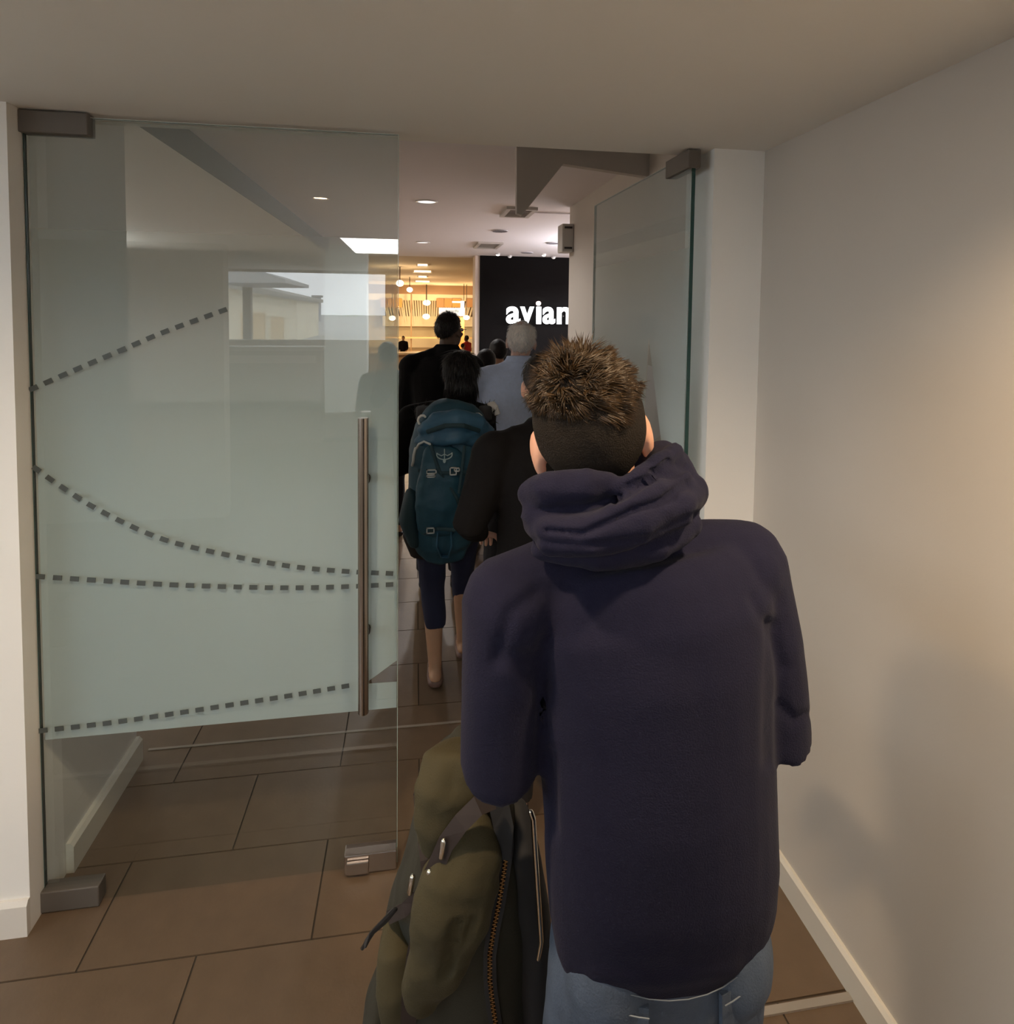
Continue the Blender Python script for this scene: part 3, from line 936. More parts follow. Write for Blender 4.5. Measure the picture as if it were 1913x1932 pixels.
def head_parts(mb, c, M, s=1.0, fine=True):
    """head of a person looking along local +Y, centre c, rotation M"""
    def L(x, y, z):
        return c + M @ (Vector((x, y, z)) * s)
    mb.ell(c + M @ Vector((0, -0.012 * s, 0.022 * s)), (0.076 * s, 0.094 * s, 0.092 * s), M)
    mb.ell(L(0, 0.030, -0.040), (0.060 * s, 0.066 * s, 0.078 * s), M)
    mb.ell(L(0, 0.052, -0.085), (0.036 * s, 0.034 * s, 0.032 * s), M)
    mb.ell(L(0, 0.084, 0.025), (0.050 * s, 0.012 * s, 0.010 * s), M)          # brow
    mb.tube([L(0, 0.088, 0.012), L(0, 0.106, -0.020), L(0, 0.110, -0.030)], [0.008 * s, 0.012 * s, 0.015 * s], n=8)   # nose
    mb.ell(L(0, 0.086, -0.062), (0.024 * s, 0.012 * s, 0.012 * s), M, 10, 6)   # mouth
    for q in (-1, 1):
        mb.ell(L(0.045 * q, 0.070, -0.022), (0.018 * s, 0.016 * s, 0.014 * s), M, 10, 6)
        # ear: a tilted flap
        E = M @ Euler((0.15, 0.0, -0.30 * q), 'XYZ').to_matrix()
        mb.ell(L(0.080 * q, -0.004, -0.012), (0.0085 * s, 0.018 * s, 0.031 * s), E, 12, 8)
        mb.ell(L(0.078 * q, 0.002, -0.036), (0.009 * s, 0.012 * s, 0.014 * s), E, 10, 6)


def face_bits(root, c, M, s=1.0):
    def L(x, y, z):
        return c + M @ (Vector((x, y, z)) * s)
    for q in (-1, 1):
        MB().ell(L(0.031 * q, 0.083, 0.004), (0.012 * s, 0.007 * s, 0.008 * s), M, 10, 6).build('eye', EYEW, root, smooth=True)
    MB().ell(L(0, 0.096, -0.062), (0.021 * s, 0.005 * s, 0.007 * s), M, 10, 6).build('lips', LIPS, root, smooth=True)


def hand_parts(mb, wrist, d, up, s=1.0, curl=0.5, side=1):
    """palm and five bent fingers; d points along the hand, up out of the back of the hand"""
    d = Vector(d).normalized()
    up = Vector(up)
    up = (up - d * up.dot(d)).normalized()
    lat = d.cross(up) * side
    w = Vector(wrist)
    pe = w + d * 0.085 * s
    mb.tube([w, w + d * 0.03 * s, w + d * 0.06 * s, pe], [(0.026 * s, 0.020 * s), (0.034 * s, 0.018 * s), (0.040 * s, 0.016 * s), (0.038 * s, 0.014 * s)], n=10, side=lat)
    for k, ln in enumerate((0.066, 0.076, 0.071, 0.056)):
        b = pe + lat * ((k - 1.5) * -0.020 * s)
        p = [b - d * 0.012 * s]
        ang = 0.2 * curl
        q = b
        for seg, fr in enumerate((0.45, 0.32, 0.23)):
            q = q + (d * math.cos(ang) - up * math.sin(ang)) * ln * fr * s
            p.append(q)
            ang += 0.85 * curl
        mb.tube(p, [0.0095 * s, 0.0088 * s, 0.0080 * s, 0.0070 * s], n=7)
    t0 = w + d * 0.025 * s + lat * 0.026 * s
    t1 = t0 + (d * 0.6 + lat * 0.8).normalized() * 0.036 * s
    t2 = t1 + (d * 0.9 + lat * 0.25 - up * 0.3 * curl).normalized() * 0.030 * s
    t3 = t2 + (d * 0.95 - up * 0.4 * curl).normalized() * 0.024 * s
    mb.tube([t0, t1, t2, t3], [0.013 * s, 0.011 * s, 0.0095 * s, 0.008 * s], n=7)


def hair_shell(root, c, M, s, m, name='hair', front=0.045, low=-0.035, back_low=-0.07, thick=1.08, rough=0.004, bald=0.0, seed=1.0, crown=(0.076, 0.094, 0.092), extra=None, dens=(40, 26)):
    """hair cap hugging the skull; vertices outside the hairline are tucked inside the head"""
    mb = MB()
    mb.ell((0, -0.012, 0.022), crown, None, *dens)
    vs = []
    for v in mb.v:
        n = Vector((v.x / crown[0], (v.y + 0.012) / crown[1], (v.z - 0.022) / crown[2])).normalized()
        yy = v.y
        # hairline: from the forehead down behind the ears to the nape
        t = max(0.0, min(1.0, (front - yy) / (front + 0.09)))
        line = 0.075 * (1 - t) ** 2 + low * 2 * t * (1 - t) + back_low * t ** 2
        k = thick + rough * 12 * noise.fractal(n * 2.6 + Vector((seed, 0, 0)), 1, 2, 3)
        d = v.z - line
        if d < 0:
            k = max(0.86, k + d * 14)
        if bald:
            e = n.z - (0.93 - bald) + 0.15 * n.y
            if e > 0:
                k = max(0.97, k - e * 1.2)
        vs.append(Vector((v.x * k, (v.y + 0.012) * k - 0.012, (v.z - 0.022) * k + 0.022)))
    out = MB()
    out.add([c + M @ (v * s) for v in vs], mb.f)
    if extra:
        extra(out)
    o = out.build(name, m, root, smooth=True)
    return o


def fibres(hair_obj, root, n, ln, m, flow, seed=1, w=0.0009, lift=0.25, zmin=None):
    """short strands lying on a hair mesh; flow(point) gives the combing direction"""
    rd = random.Random(seed)
    me = hair_obj.data
    me.update()
    vs = list(me.vertices)
    o = ORG[root.name]
    mb = MB()
    for k in range(n):
        v = rd.choice(vs)
        p = v.co + o + Vector((rd.uniform(-.004, .004), rd.uniform(-.004, .004), rd.uniform(-.004, .004)))
        nr = v.normal
        d = Vector(flow(p)) + noise.noise_vector(p * 25) * 0.5
        d = (d - nr * d.dot(nr)).normalized()
        L_ = ln * rd.uniform(0.6, 1.2)
        p1 = p + (d + nr * lift).normalized() * L_ * 0.5
        p2 = p1 + (d + nr * lift * 0.1 + Vector((0, 0, -0.1))).normalized() * L_ * 0.5
        sd = d.cross(nr).normalized() * w
        up = nr * w * 0.8
        mb.add([p + sd, p - sd, p + up, p1 + sd, p1 - sd, p1 + up, p2], [(0, 1, 4, 3), (1, 2, 5, 4), (2, 0, 3, 5), (3, 4, 6), (4, 5, 6), (5, 3, 6)])
    return tag(mb.build('hair_strands', m, hair_obj, smooth=True), kind='stuff')


def person(label, base, rotz, h, skin='fair', joints=None, head=None, top=None, legs=None, hair=None, group='people in the queue',
           voxel=0.011, top_name='jacket', leg_end=0.10, shoe=None, hem=0.84, bulk=1.0, sleeve=True, collar=True, cat='person', hips=1.0, arms=True, wr=0.004):
    """a standing person seen from behind, facing +Y before rotz"""
    s = h / 1.75
    base = Vector(base)
    Rz = Matrix.Rotation(rotz, 3, 'Z')

    def G(v):
        return base + Rz @ (Vector(v) * s)
    J = {'hd': (0, 0.03, 1.633), 'nk': (0, 0.0, 1.50), 'shL': (-0.185, 0, 1.415), 'shR': (0.185, 0, 1.415),
         'elL': (-0.235, 0.02, 1.12), 'elR': (0.235, 0.02, 1.12), 'wrL': (-0.20, 0.20, 1.0), 'wrR': (0.20, 0.20, 1.0),
         'hpL': (-0.088, 0, 0.90), 'hpR': (0.088, 0, 0.90), 'knL': (-0.095, 0.02, 0.49), 'knR': (0.095, 0.02, 0.49),
         'anL': (-0.10, -0.01, 0.075), 'anR': (0.10, -0.01, 0.075)}
    J.update(joints or {})
    q = {k: G(v) for k, v in J.items()}
    Mh = Rz @ head_rot(*(head or (0, 0, 0)))
    sx = Rz @ Vector((1, 0, 0))
    fy = Rz @ Vector((0, 1, 0))

    def torso(mb, g, z0, zt=1.47):
        prof = [(0.80, 0.158 * hips, 0.118), (0.90, 0.166 * hips, 0.122), (1.02, 0.146, 0.108), (1.15, 0.150, 0.110), (1.28, 0.168, 0.116), (1.38, 0.172, 0.106), (1.44, 0.130, 0.082), (1.475, 0.082, 0.066)]
        pts, rad = [], []
        for z, a, b in prof:
            if z < z0 - 0.03 or z > zt + 0.01:
                continue
            pts.append(G((0, 0.0, z)))
            k_ = bulk if g > 0 else min(bulk, 1.0) * 0.97
            rad.append(((a * k_ + g) * s, (b * k_ + g) * s))
        mb.tube(pts, rad, n=20, side=sx, dome=False)
    # body
    mb = MB()
    head_parts(mb, q['hd'], Mh, s)
    mb.tube([q['nk'] - Vector((0, 0, 0.06 * s)), q['nk'] + (q['hd'] - q['nk']) * 0.55], [0.058 * s, 0.052 * s], n=12)
    torso(mb, -0.012, 0.80)
    for k in 'LR':
        mb.tube([q['sh' + k], q['el' + k], q['wr' + k]], [0.045 * s, 0.036 * s, 0.026 * s], n=10)
        mb.tube([q['hp' + k], q['kn' + k], q['kn' + k].lerp(q['an' + k], 0.35), q['an' + k]], [0.080 * s, 0.052 * s, 0.052 * s, 0.034 * s], n=12)
        mb.tube([q['an' + k] + Vector((0, 0, -0.025 * s)) - fy * 0.035 * s, q['an' + k] + fy * 0.07 * s - Vector((0, 0, 0.04 * s)), q['an' + k] + fy * 0.15 * s - Vector((0, 0, 0.045 * s))], [0.034 * s, 0.036 * s, 0.026 * s], n=10)
    me = blob(mb, voxel * 0.75, 2)
    hm = MB()
    for k, sd in (('L', 1), ('R', -1)):
        dv = (q['wr' + k] - q['el' + k])
        hand_parts(hm, q['wr' + k], dv, Vector((0, 0, 1)) - fy * 0.2, s, 0.55, sd)
    hme = hm.mesh('h')
    bm = bmesh.new()
    bm.from_mesh(me)
    bm.from_mesh(hme)
    bm.to_mesh(me)
    bm.free()
    root = link('person', me, SKIN[skin], None, base, True)
    tag(root, label, cat, group)
    face_bits(root, q['hd'], Mh, s)
    # upper garment
    mb = MB()
    torso(mb, 0.016 * 1.0, hem)
    for k in 'LR':
        e = q['wr' + k].lerp(q['el' + k], 0.05 if sleeve else 0.9)
        mb.tube([q['sh' + k], q['sh' + k].lerp(q['el' + k], 0.5), q['el' + k], q['el' + k].lerp(e, 0.5), e],
                [0.068 * s * bulk, 0.060 * s * bulk, 0.054 * s * bulk, 0.048 * s, 0.040 * s], n=12)
        mb.ell(q['sh' + k] + Vector((0, 0, -0.01 * s)), (0.075 * s * bulk, 0.075 * s * bulk, 0.07 * s * bulk), Rz)
        mb.tube([q['nk'] - Vector((0, 0, 0.045 * s)), q['sh' + k] + Vector((0, 0, 0.02 * s))], [0.06 * s, 0.05 * s], n=10)
    if collar:
        mb.tube([q['nk'] - Vector((0, 0, 0.07 * s)), q['nk'] + (q['hd'] - q['nk']) * 0.12], [0.088 * s, 0.074 * s], n=16, dome=False)
    gm = blob(mb, voxel, 5)
    wrinkle(gm, wr * 1.6, 9, (1, 1, 0.45), seed=h * 7)
    ga = link(top_name, gm, top, root)
    # trousers
    if legs:
        mb = MB()
        pts = [(0, 0, hem - 0.02), (0, 0, 0.93), (0, 0, 1.0)]
        mb.tube([G((0, 0, 0.80)), G((0, 0, 0.90)), G((0, 0, 1.0))], [(0.160 * s * hips, 0.120 * s), (0.166 * s * hips, 0.124 * s), (0.150 * s, 0.112 * s)], n=18, side=sx)
        for k in 'LR':
            end = q['an' + k] + Vector((0, 0, (leg_end - 0.075) * s))
            mb.tube([q['hp' + k], q['hp' + k].lerp(q['kn' + k], 0.5), q['kn' + k], q['kn' + k].lerp(end, 0.6), end],
                    [0.094 * s * hips, 0.082 * s, 0.066 * s, 0.064 * s, 0.054 * s], n=12, dome=False)
        lm = blob(mb, voxel, 4)
        wrinkle(lm, wr, 12, (1, 1, 0.6), seed=h * 3)
        link('trousers', lm, legs, root)
    # shoes
    if shoe:
        for k in 'LR':
            a = q['an' + k]
            mb = MB()
            zf_ = base.z + 0.03 * s
            mb.tube([Vector((a.x, a.y, zf_)) - fy * 0.05 * s, Vector((a.x, a.y, zf_)) + fy * 0.05 * s, Vector((a.x, a.y, zf_ - 0.004)) + fy * 0.17 * s],
                    [(0.036 * s, 0.029 * s), (0.043 * s, 0.029 * s), (0.036 * s, 0.022 * s)], n=14, side=sx)
            mb.tube([Vector((a.x, a.y, zf_)), a + Vector((0, 0, 0.0))], [0.040 * s, 0.038 * s], n=12, dome=False)
            sm = blob(mb, 0.009, 2)
            link('shoe', sm, shoe, root)
    if hair:
        hair(root, q['hd'], Mh, s)
    return root, q, Mh, s, ga


BLACKF = mat('black_jacket', (0.005, 0.0045, 0.005), 0.85, spec=0.15, bump=0.2, bump_scale=160)
BLACKH = mat('black_hair', (0.008, 0.006, 0.006), 0.55, bump=0.6, bump_scale=140, stretch=(1, 1, 0.12), spec=0.3)
BLACKST = mat('black_strands', (0.010, 0.0075, 0.007), 0.35, spec=0.6)
GREYST = mat('white_strands', (0.9, 0.85, 0.82), 0.5, noise_amt=0.3, noise_scale=80)
DARKT = mat('dark_trousers', (0.016, 0.016, 0.02), 0.85)
NAVYT = mat('navy_trousers', (0.010, 0.013, 0.040), 0.85, bump=0.1, bump_scale=200)
BSHOE = mat('black_shoe', (0.015, 0.013, 0.012), 0.45)
SHIRT = mat('blue_shirt', (0.50, 0.60, 0.84), 0.85, noise_amt=0.12, noise_scale=60, bump=0.2, bump_scale=120)
GREYH = mat('white_hair', (0.88, 0.80, 0.76), 0.6, noise_amt=0.2, noise_scale=60, bump=0.5, bump_scale=150)
CANVAS = mat('dark_canvas', (0.02, 0.02, 0.022), 0.8)


def foot(px, py, Y, z=0.0):
    p = P(px, py, Y)
    return Vector((p.x, Y, z))


# --- woman with the teal trekking backpack
YW = 2.80
bwm = foot(842, 1000, YW)
def w_hair(root, c, M, s):
    def bob(mb):
        mb.tube([c + M @ Vector((0, -0.05, 0.03)) * s, c + M @ Vector((0, -0.075, -0.06)) * s, c + M @ Vector((0, -0.07, -0.15)) * s, c + M @ Vector((0, -0.06, -0.19)) * s],
                [(0.075 * s, 0.05 * s), (0.082 * s, 0.045 * s), (0.074 * s, 0.035 * s), (0.05 * s, 0.02 * s)], n=18, side=M @ Vector((1, 0, 0)))
    o = hair_shell(root, c, M, s, BLACKH, low=-0.06, back_low=-0.10, thick=1.12, extra=bob, seed=3)
    mb = MB()
    mb.add([v.co + ORG[root.name] for v in o.data.vertices], [tuple(p.vertices) for p in o.data.polygons])
    nm = blob(mb, 0.007, 6)
    nm.transform(Matrix.Translation(-ORG[root.name]))
    nm.materials.append(BLACKH)
    o.data = nm
    fibres(o, root, 2600, 0.07, BLACKST, lambda p: (p.x - c.x) * Vector((2, 0, 0)) + Vector((0, -0.1, -1)), 3, 0.0011, 0.06)


zt_w = P(860, 664, YW).z
wm, qw, Mw, sw, gw = person('woman in black jacket carrying the teal trekking backpack', bwm, 0.0, zt_w / 1.0 * 1.0, 'tan',
    joints={'hd': (0.07, 0.02, 1.633), 'nk': (0.045, 0, 1.49), 'knL': (-0.070, 0.02, 0.50), 'anL': (-0.055, -0.02, 0.075), 'anR': (0.11, 0.22, 0.075), 'knR': (0.10, 0.16, 0.49), 'elL': (-0.27, 0.0, 1.13), 'wrL': (-0.14, 0.18, 1.15), 'wrR': (0.16, 0.2, 1.15)},
    top=BLACKF, legs=NAVYT, leg_end=0.30, hair=w_hair, hem=0.86, shoe=None, hips=1.08)
# flat shoes of the woman
for k in 'LR':
    a = qw['an' + k]
    mb = MB()
    mb.tube([Vector((a.x, a.y - 0.042, 0.022)), Vector((a.x, a.y + 0.03, 0.020)), Vector((a.x, a.y + 0.15, 0.016))], [(0.036, 0.022), (0.040, 0.020), (0.034, 0.016)], n=14, side=(1, 0, 0))
    link('shoe', blob(mb, 0.007, 2), mat('flat_shoe', (0.16, 0.09, 0.07), 0.5), wm)
# fur hood trim
fur = MB()
c = qw['nk'] + Vector((-0.01, -0.03, -0.055))
for k in range(9):
    th = math.pi + math.pi * (k / 8)
    fur.ell(c + Vector((0.135 * math.cos(th), 0.10 * math.sin(th), 0.015 * math.sin(3 * th))), (0.05, 0.05, 0.045))
fm = blob(fur, 0.010, 3)
wrinkle(fm, 0.02, 22, seed=4)
FUR = mat('fur_trim', (0.014, 0.011, 0.010), 0.9, bump=0.8, bump_scale=90)
fo = link('fur_hood', fm, FUR, wm)
tuft = MB()
rnd = random.Random(5)
vv = [v for v in fm.vertices]
for k in range(900):
    v = rnd.choice(vv)
    p = v.co + ORG[wm.name]
    d = (v.normal + Vector((rnd.uniform(-.6, .6), rnd.uniform(-.6, .6), rnd.uniform(-.3, .8)))).normalized()
    w = d.cross(Vector((rnd.random(), rnd.random(), rnd.random()))).normalized() * 0.0022
    tuft.add([p + w, p - w, p + d * rnd.uniform(0.018, 0.04)], [(0, 1, 2)])
tag(tuft.build('fur_tufts', FUR, fo), kind='stuff')

# --- the teal backpack (a thing carried by the woman)
TEAL = mat('teal_nylon', (0.008, 0.052, 0.084), 0.6, noise_amt=0.15, noise_scale=20, bump=0.15, bump_scale=150)
TEALB = mat('blue_nylon', (0.022, 0.085, 0.15), 0.6, noise_amt=0.15, noise_scale=20, bump=0.15, bump_scale=150)
TEALD = mat('teal_dark', (0.006, 0.03, 0.042), 0.7)
BUCK = mat('grey_buckle', (0.42, 0.43, 0.43), 0.4)
YP = 2.52
BX = lambda px, py, Y=YP: P(px, py, Y)
bp = empty('trekking_backpack', BX(845, 1045), 'tall teal trekking backpack with grey buckles on the woman back', 'backpack')
pts, rad = [], []
for py, xl, xr, dp in [(1046, 795, 880, 0.05), (1025, 778, 890, 0.085), (985, 768, 905, 0.11), (920, 770, 915, 0.125), (860, 772, 918, 0.13), (815, 780, 922, 0.12), (792, 796, 920, 0.09)]:
    A, B = BX(xl, py), BX(xr, py)
    pts.append(Vector(((A.x + B.x) / 2, YP - 0.0, A.z)))
    rad.append(((B.x - A.x) / 2, dp))
pm = blob(MB().tube(pts, rad, n=24, side=(1, 0, 0)), 0.010, 4)
wrinkle(pm, 0.010, 9, (1, 1, 0.8), 2.0)
link('main_body', pm, TEAL, bp)


def front(px, py, lift=0.0):
    """point on the back (camera side) of the pack"""
    p = BX(px, py)
    i = 0
    best = min(range(len(pts)), key=lambda k: abs(pts[k].z - p.z))
    cz, (a, b) = pts[best], rad[best]
    u = max(-0.97, min(0.97, (p.x - cz.x) / a))
    y = YP - b * math.sqrt(1 - u * u) - lift
    return P(px, py, y)


# lid
pl = [(786, 838), (800, 800), (850, 786), (900, 792), (922, 815), (918, 842), (860, 835)]
lid = MB()
lid.tube([front(802, 812), front(825, 800, 0.02), front(860, 795, 0.025), front(900, 802, 0.02), front(918, 815)], [0.035, 0.05, 0.055, 0.05, 0.035], n=14)
lid.tube([front(790, 832), front(825, 826, 0.02), front(860, 824, 0.022), front(905, 828, 0.02)], [0.022, 0.03, 0.03, 0.026], n=12)
lm_ = blob(lid, 0.009, 4)
wrinkle(lm_, 0.010, 16, (0.6, 1, 1.6), 5.0)
lo = link('lid', lm_, TEALB, bp)
MB().tube([front(806, 815, 0.07), front(840, 803, 0.085), front(875, 803, 0.085), front(905, 813, 0.07)], [(0.009, 0.004)] * 4, n=8, side=(0, 0, 1)).build('lid_strap', TEALD, lo)
# front pocket and panels
fpk = MB()
fpk.tube([front(826, 1000, -0.02), front(828, 950, 0.0), front(832, 905, 0.0), front(836, 850, -0.01)], [(0.085, 0.03), (0.10, 0.045), (0.098, 0.045), (0.08, 0.03)], n=18, side=(1, 0, 0))
fk = blob(fpk, 0.009, 4)
wrinkle(fk, 0.008, 12, seed=8)
fp_o = link('front_pocket', fk, TEAL, bp)
for nm, pp, w in [('strap', [(790, 888), (830, 893), (870, 893), (900, 886)], 0.008), ('strap', [(800, 1005), (825, 998), (858, 1000)], 0.008),
                  ('strap', [(812, 838), (822, 870), (830, 892), (862, 940), (878, 990)], 0.007), ('strap', [(876, 842), (872, 880), (866, 930)], 0.006)]:
    MB().tube([front(x, y, 0.038) for x, y in pp], [(w, 0.003)] * len(pp), n=8, side=(0, 0, 1) if abs(pp[0][1] - pp[-1][1]) < 30 else (1, 0, 0)).build(nm, TEALD, bp)
for nm, (x, y), (w, h_) in [('buckle', (814, 890), (0.02, 0.009)), ('buckle', (813, 898), (0.018, 0.006)), ('buckle', (855, 889), (0.014, 0.016)), ('buckle', (862, 886), (0.012, 0.008)), ('buckle', (812, 1001), (0.016, 0.012))]:
    p = front(x, y, 0.048)
    mbk = MB()
    for (x0, x1, z0, z1) in ((-w, w, h_ - 0.004, h_), (-w, w, -h_, -h_ + 0.004), (-w, -w + 0.004, -h_, h_), (w - 0.004, w, -h_, h_)):
        mbk.box((p.x + x0, p.y - 0.004, p.z + z0), (p.x + x1, p.y + 0.004, p.z + z1))
    mbk.build(nm, BUCK, bp)
for (x, y) in [(797, 793), (901, 790)]:
    p = front(x, y, 0.03)
    mbk = MB()
    ring = [p + Vector((0.018 * math.cos(t * math.pi / 5), 0, 0.020 * math.sin(t * math.pi / 5))) for t in range(10)]
    mbk.tube(ring + [ring[0]], 0.0055, n=6, side=(0, 1, 0), dome=False)
    mbk.build('lid_ring', mat('white_ring', (0.62, 0.62, 0.60), 0.4), bp, smooth=True)
# zip pulls, white cord on the left
MB().tube([front(786, 846, 0.03), front(790, 838, 0.04), front(800, 833, 0.045), front(811, 838, 0.04)], 0.005, n=6).build('zip_pull', BUCK, bp, smooth=True)
MB().tube([front(784, 846, 0.03), front(781, 858, 0.035), front(780, 870, 0.03), front(778, 878, 0.02)], 0.006, n=6).build('zip_pull', BUCK, bp, smooth=True)
# round emblem: ring, wings and a drop


EMB = mat('emblem_print', (0.30, 0.38, 0.40), 0.5)
ec = front(838.5, 858, 0.048)
emb = MB()
R_ = 0.030
arc = [ec + Vector((R_ * math.cos(a), 0, R_ * 0.62 * math.sin(a))) for a in [math.radians(160 + k * 10) for k in range(23)]]
emb.tube(arc, 0.0022, n=5)
emb.tube([ec + Vector((-R_, 0, 0.006)), ec + Vector((-R_ * 0.4, 0, -0.004)), ec + Vector((0, 0, 0.002)), ec + Vector((R_ * 0.4, 0, -0.004)), ec + Vector((R_, 0, 0.006))], 0.0022, n=5)
emb.tube([ec + Vector((0, 0, 0.022)), ec + Vector((0, 0, -0.014))], 0.002, n=5)
emb.ell(ec + Vector((0, 0, -0.024)), (0.006, 0.002, 0.009))
emb.build('emblem', EMB, bp)
# lower loop strap
lp = [front(826, 1003, 0.03), front(824, 1030, 0.035), front(832, 1050, 0.03), front(846, 1050, 0.03), front(852, 1030, 0.035), front(851, 1003, 0.03)]
MB().tube(lp, [(0.009, 0.004)] * 6, n=8, side=(0, 1, 0)).build('loop_strap', TEALD if False else TEALB, bp)
# hip belt and side pocket
MB().tube([front(772, 1010), BX(785, 1040, YP + 0.08), BX(800, 1045, YP + 0.15)], [0.028, 0.03, 0.025], n=10).build('hip_belt', CANVAS, bp, smooth=True)
MB().tube([front(776, 935), front(772, 980), front(782, 1020)], [(0.03, 0.05), (0.045, 0.06), (0.03, 0.04)], n=12, side=(1, 0, 0)).build('side_pocket', TEALD, bp, smooth=True)
for px in (798, 915):
    MB().tube([BX(px, 790, YP + 0.06), P(px, 768, YP + 0.13), P(px, 775, YP + 0.3), P(px, 830, YP + 0.36)], [(0.03, 0.008)] * 4, n=8, side=(1, 0, 0)).build('shoulder_strap', CANVAS, bp, smooth=True)
wt = MB().tube([P(926, 760, YW - 0.04), P(931, 768, YW - 0.06), P(936, 782, YW - 0.06)], [(0.020, 0.005), (0.021, 0.006), (0.020, 0.005)], n=8, side=(1, 0, 0)).build('white_band', mat('white_band', (0.7, 0.68, 0.66), 0.6), wm, smooth=True)

# --- tall man in the black jacket
YT = 3.80
bt = foot(832, 1000, YT)
def t_hair(root, c, M, s):
    o = hair_shell(root, c, M, s, BLACKH, low=-0.01, back_low=-0.055, thick=1.06, seed=7)
    fibres(o, root, 1500, 0.014, BLACKST, lambda p: (p.x - c.x, 0, -1), 5, 0.0012, 0.7)


tm, qt, Mt, st, gt = person('tall dark haired man in black jacket before the restaurant lights', bt, -0.15, P(840, 589, YT).z, 'dark',
    joints={'hd': (0.04, 0.04, 1.633), 'nk': (0.03, 0.01, 1.535), 'wrL': (-0.2, 0.2, 1.05)}, head=(-28, 0, 0), top=BLACKF, legs=DARKT, shoe=BSHOE, hair=t_hair, bulk=1.12)
ep = qt['hd'] + Mt @ Vector((0.075, 0.05, 0.0)) * st
MB().tube([qt['hd'] + Mt @ Vector((0.08, 0.0, 0.008)) * st, qt['hd'] + Mt @ Vector((0.074, 0.085, 0.008)) * st], 0.0025, n=6).build('glasses_temple', mat('spec_metal', (0.6, 0.6, 0.58), 0.2, metal=1), tm)
for q_ in (-1, 1):
    cc = qt['hd'] + Mt @ Vector((0.033 * q_, 0.094, 0.004)) * st
    MB().ell(cc, (0.017, 0.002, 0.012), Mt, 12, 6).build('lens', mat('spec_lens', (0.05, 0.05, 0.05), 0.1), tm)

# --- older man in the blue shirt
YO = 3.25
bo = foot(966, 1000, YO)
def o_hair(root, c, M, s):
    o = hair_shell(root, c, M, s, GREYH, low=-0.03, back_low=-0.095, thick=1.05, bald=0.28, seed=2)
    fibres(o, root, 1600, 0.024, GREYST, lambda p: (0.6 * math.sin(p.x * 90), 0, -1), 6, 0.0012, 0.35)


om, qo, Mo, so, go = person('older white haired man in light blue shirt below the sign', bo, 0.0, P(978, 605, YO).z, 'pink',
    joints={'hd': (0.045, 0.03, 1.633), 'nk': (0.03, 0.005, 1.525), 'elL': (-0.24, 0.06, 1.12)}, head=(-12, 0, 3), top=SHIRT, legs=DARKT, shoe=BSHOE, hair=o_hair, top_name='shirt', wr=0.006, bulk=1.08)
# shirt collar
MB().tube([qo['nk'] + Vector((0.066 * math.cos(a), 0.066 * math.sin(a), 0.004 - 0.006 * math.sin(a))) for a in [math.radians(k * 30) for k in range(13)]], [(0.008, 0.022)] * 13, n=8, side=None, dome=False).build('collar', SHIRT, go, smooth=True)

# --- person in black right behind the hooded man
YK2 = 1.98
bk = foot(1032, 1000, YK2)
def k_hair(root, c, M, s):
    o = hair_shell(root, c, M, s, BLACKH, low=-0.01, back_low=-0.07, thick=1.07, seed=9)
    fibres(o, root, 1800, 0.022, BLACKST, lambda p: (p.x - c.x, 0, -1), 7, 0.001, 0.4)


km, qk, Mk, sk, gk = person('person in plain black jacket standing between hooded man and backpack', bk, 0.12, P(1010, 668, YK2).z, 'fair',
    joints={'hd': (-0.01, 0.03, 1.633), 'elL': (-0.30, -0.03, 1.15), 'wrL': (-0.22, 0.16, 1.05), 'shL': (-0.2, 0, 1.40)}, top=BLACKF, legs=DARKT, shoe=BSHOE, hair=k_hair, bulk=1.18, hem=0.80)

# --- people farther on
def d_hair(seed=1.0, m=BLACKH):
    def f_(root, c, M, s):
        hair_shell(root, c, M, s, m, low=-0.03, back_low=-0.09, thick=1.12, seed=seed, dens=(24, 14))
    return f_


TANF = mat('tan_top', (0.36, 0.26, 0.16), 0.8)
REDF = mat('red_shirt', (0.42, 0.02, 0.03), 0.8)
SLATE = mat('slate_jacket', (0.10, 0.14, 0.19), 0.8)
WHITEF = mat('white_shirt', (0.75, 0.68, 0.55), 0.8)
far = [
    ('dark haired person in black partly hidden before the black wall', (938, 641), 4.9, BLACKF, 'tan', 0.3, 'people in the queue'),
    ('short dark haired person in black between the tall and older men', (913, 660), 4.3, BLACKF, 'tan', -0.4, 'people in the queue'),
    ('far customer in red shirt beside the pale pier', (878, 633), 15.6, REDF, 'dark', 0.8, 'people in the restaurant'),
    ('far barista in black behind the counter beside the closed door', (760, 634), 18.4, BLACKF, 'tan', 3.0, 'people in the restaurant'),
    ('far customer in tan top seen through the closed door edge', (733, 648), 12.9, TANF, 'tan', 0.2, 'people in the restaurant'),
    ('far waiter in white shirt right of the tall man', (870, 648), 14.6, WHITEF, 'tan', -0.9, 'people in the restaurant'),
    ('person in slate blue jacket behind the closed door edge', (731, 646), 4.7, SLATE, 'tan', 0.2, 'people in the queue'),
]
for i, (lb, (px, py), Y, m, sk_, rz, gp) in enumerate(far):
    b_ = foot(px, 1000, Y)
    person(lb, b_, rz, P(px, py, Y).z, sk_, top=m, legs=DARKT, shoe=BSHOE, hair=d_hair(i * 1.3), voxel=0.018, group=gp, hem=0.84)
print('queue done')

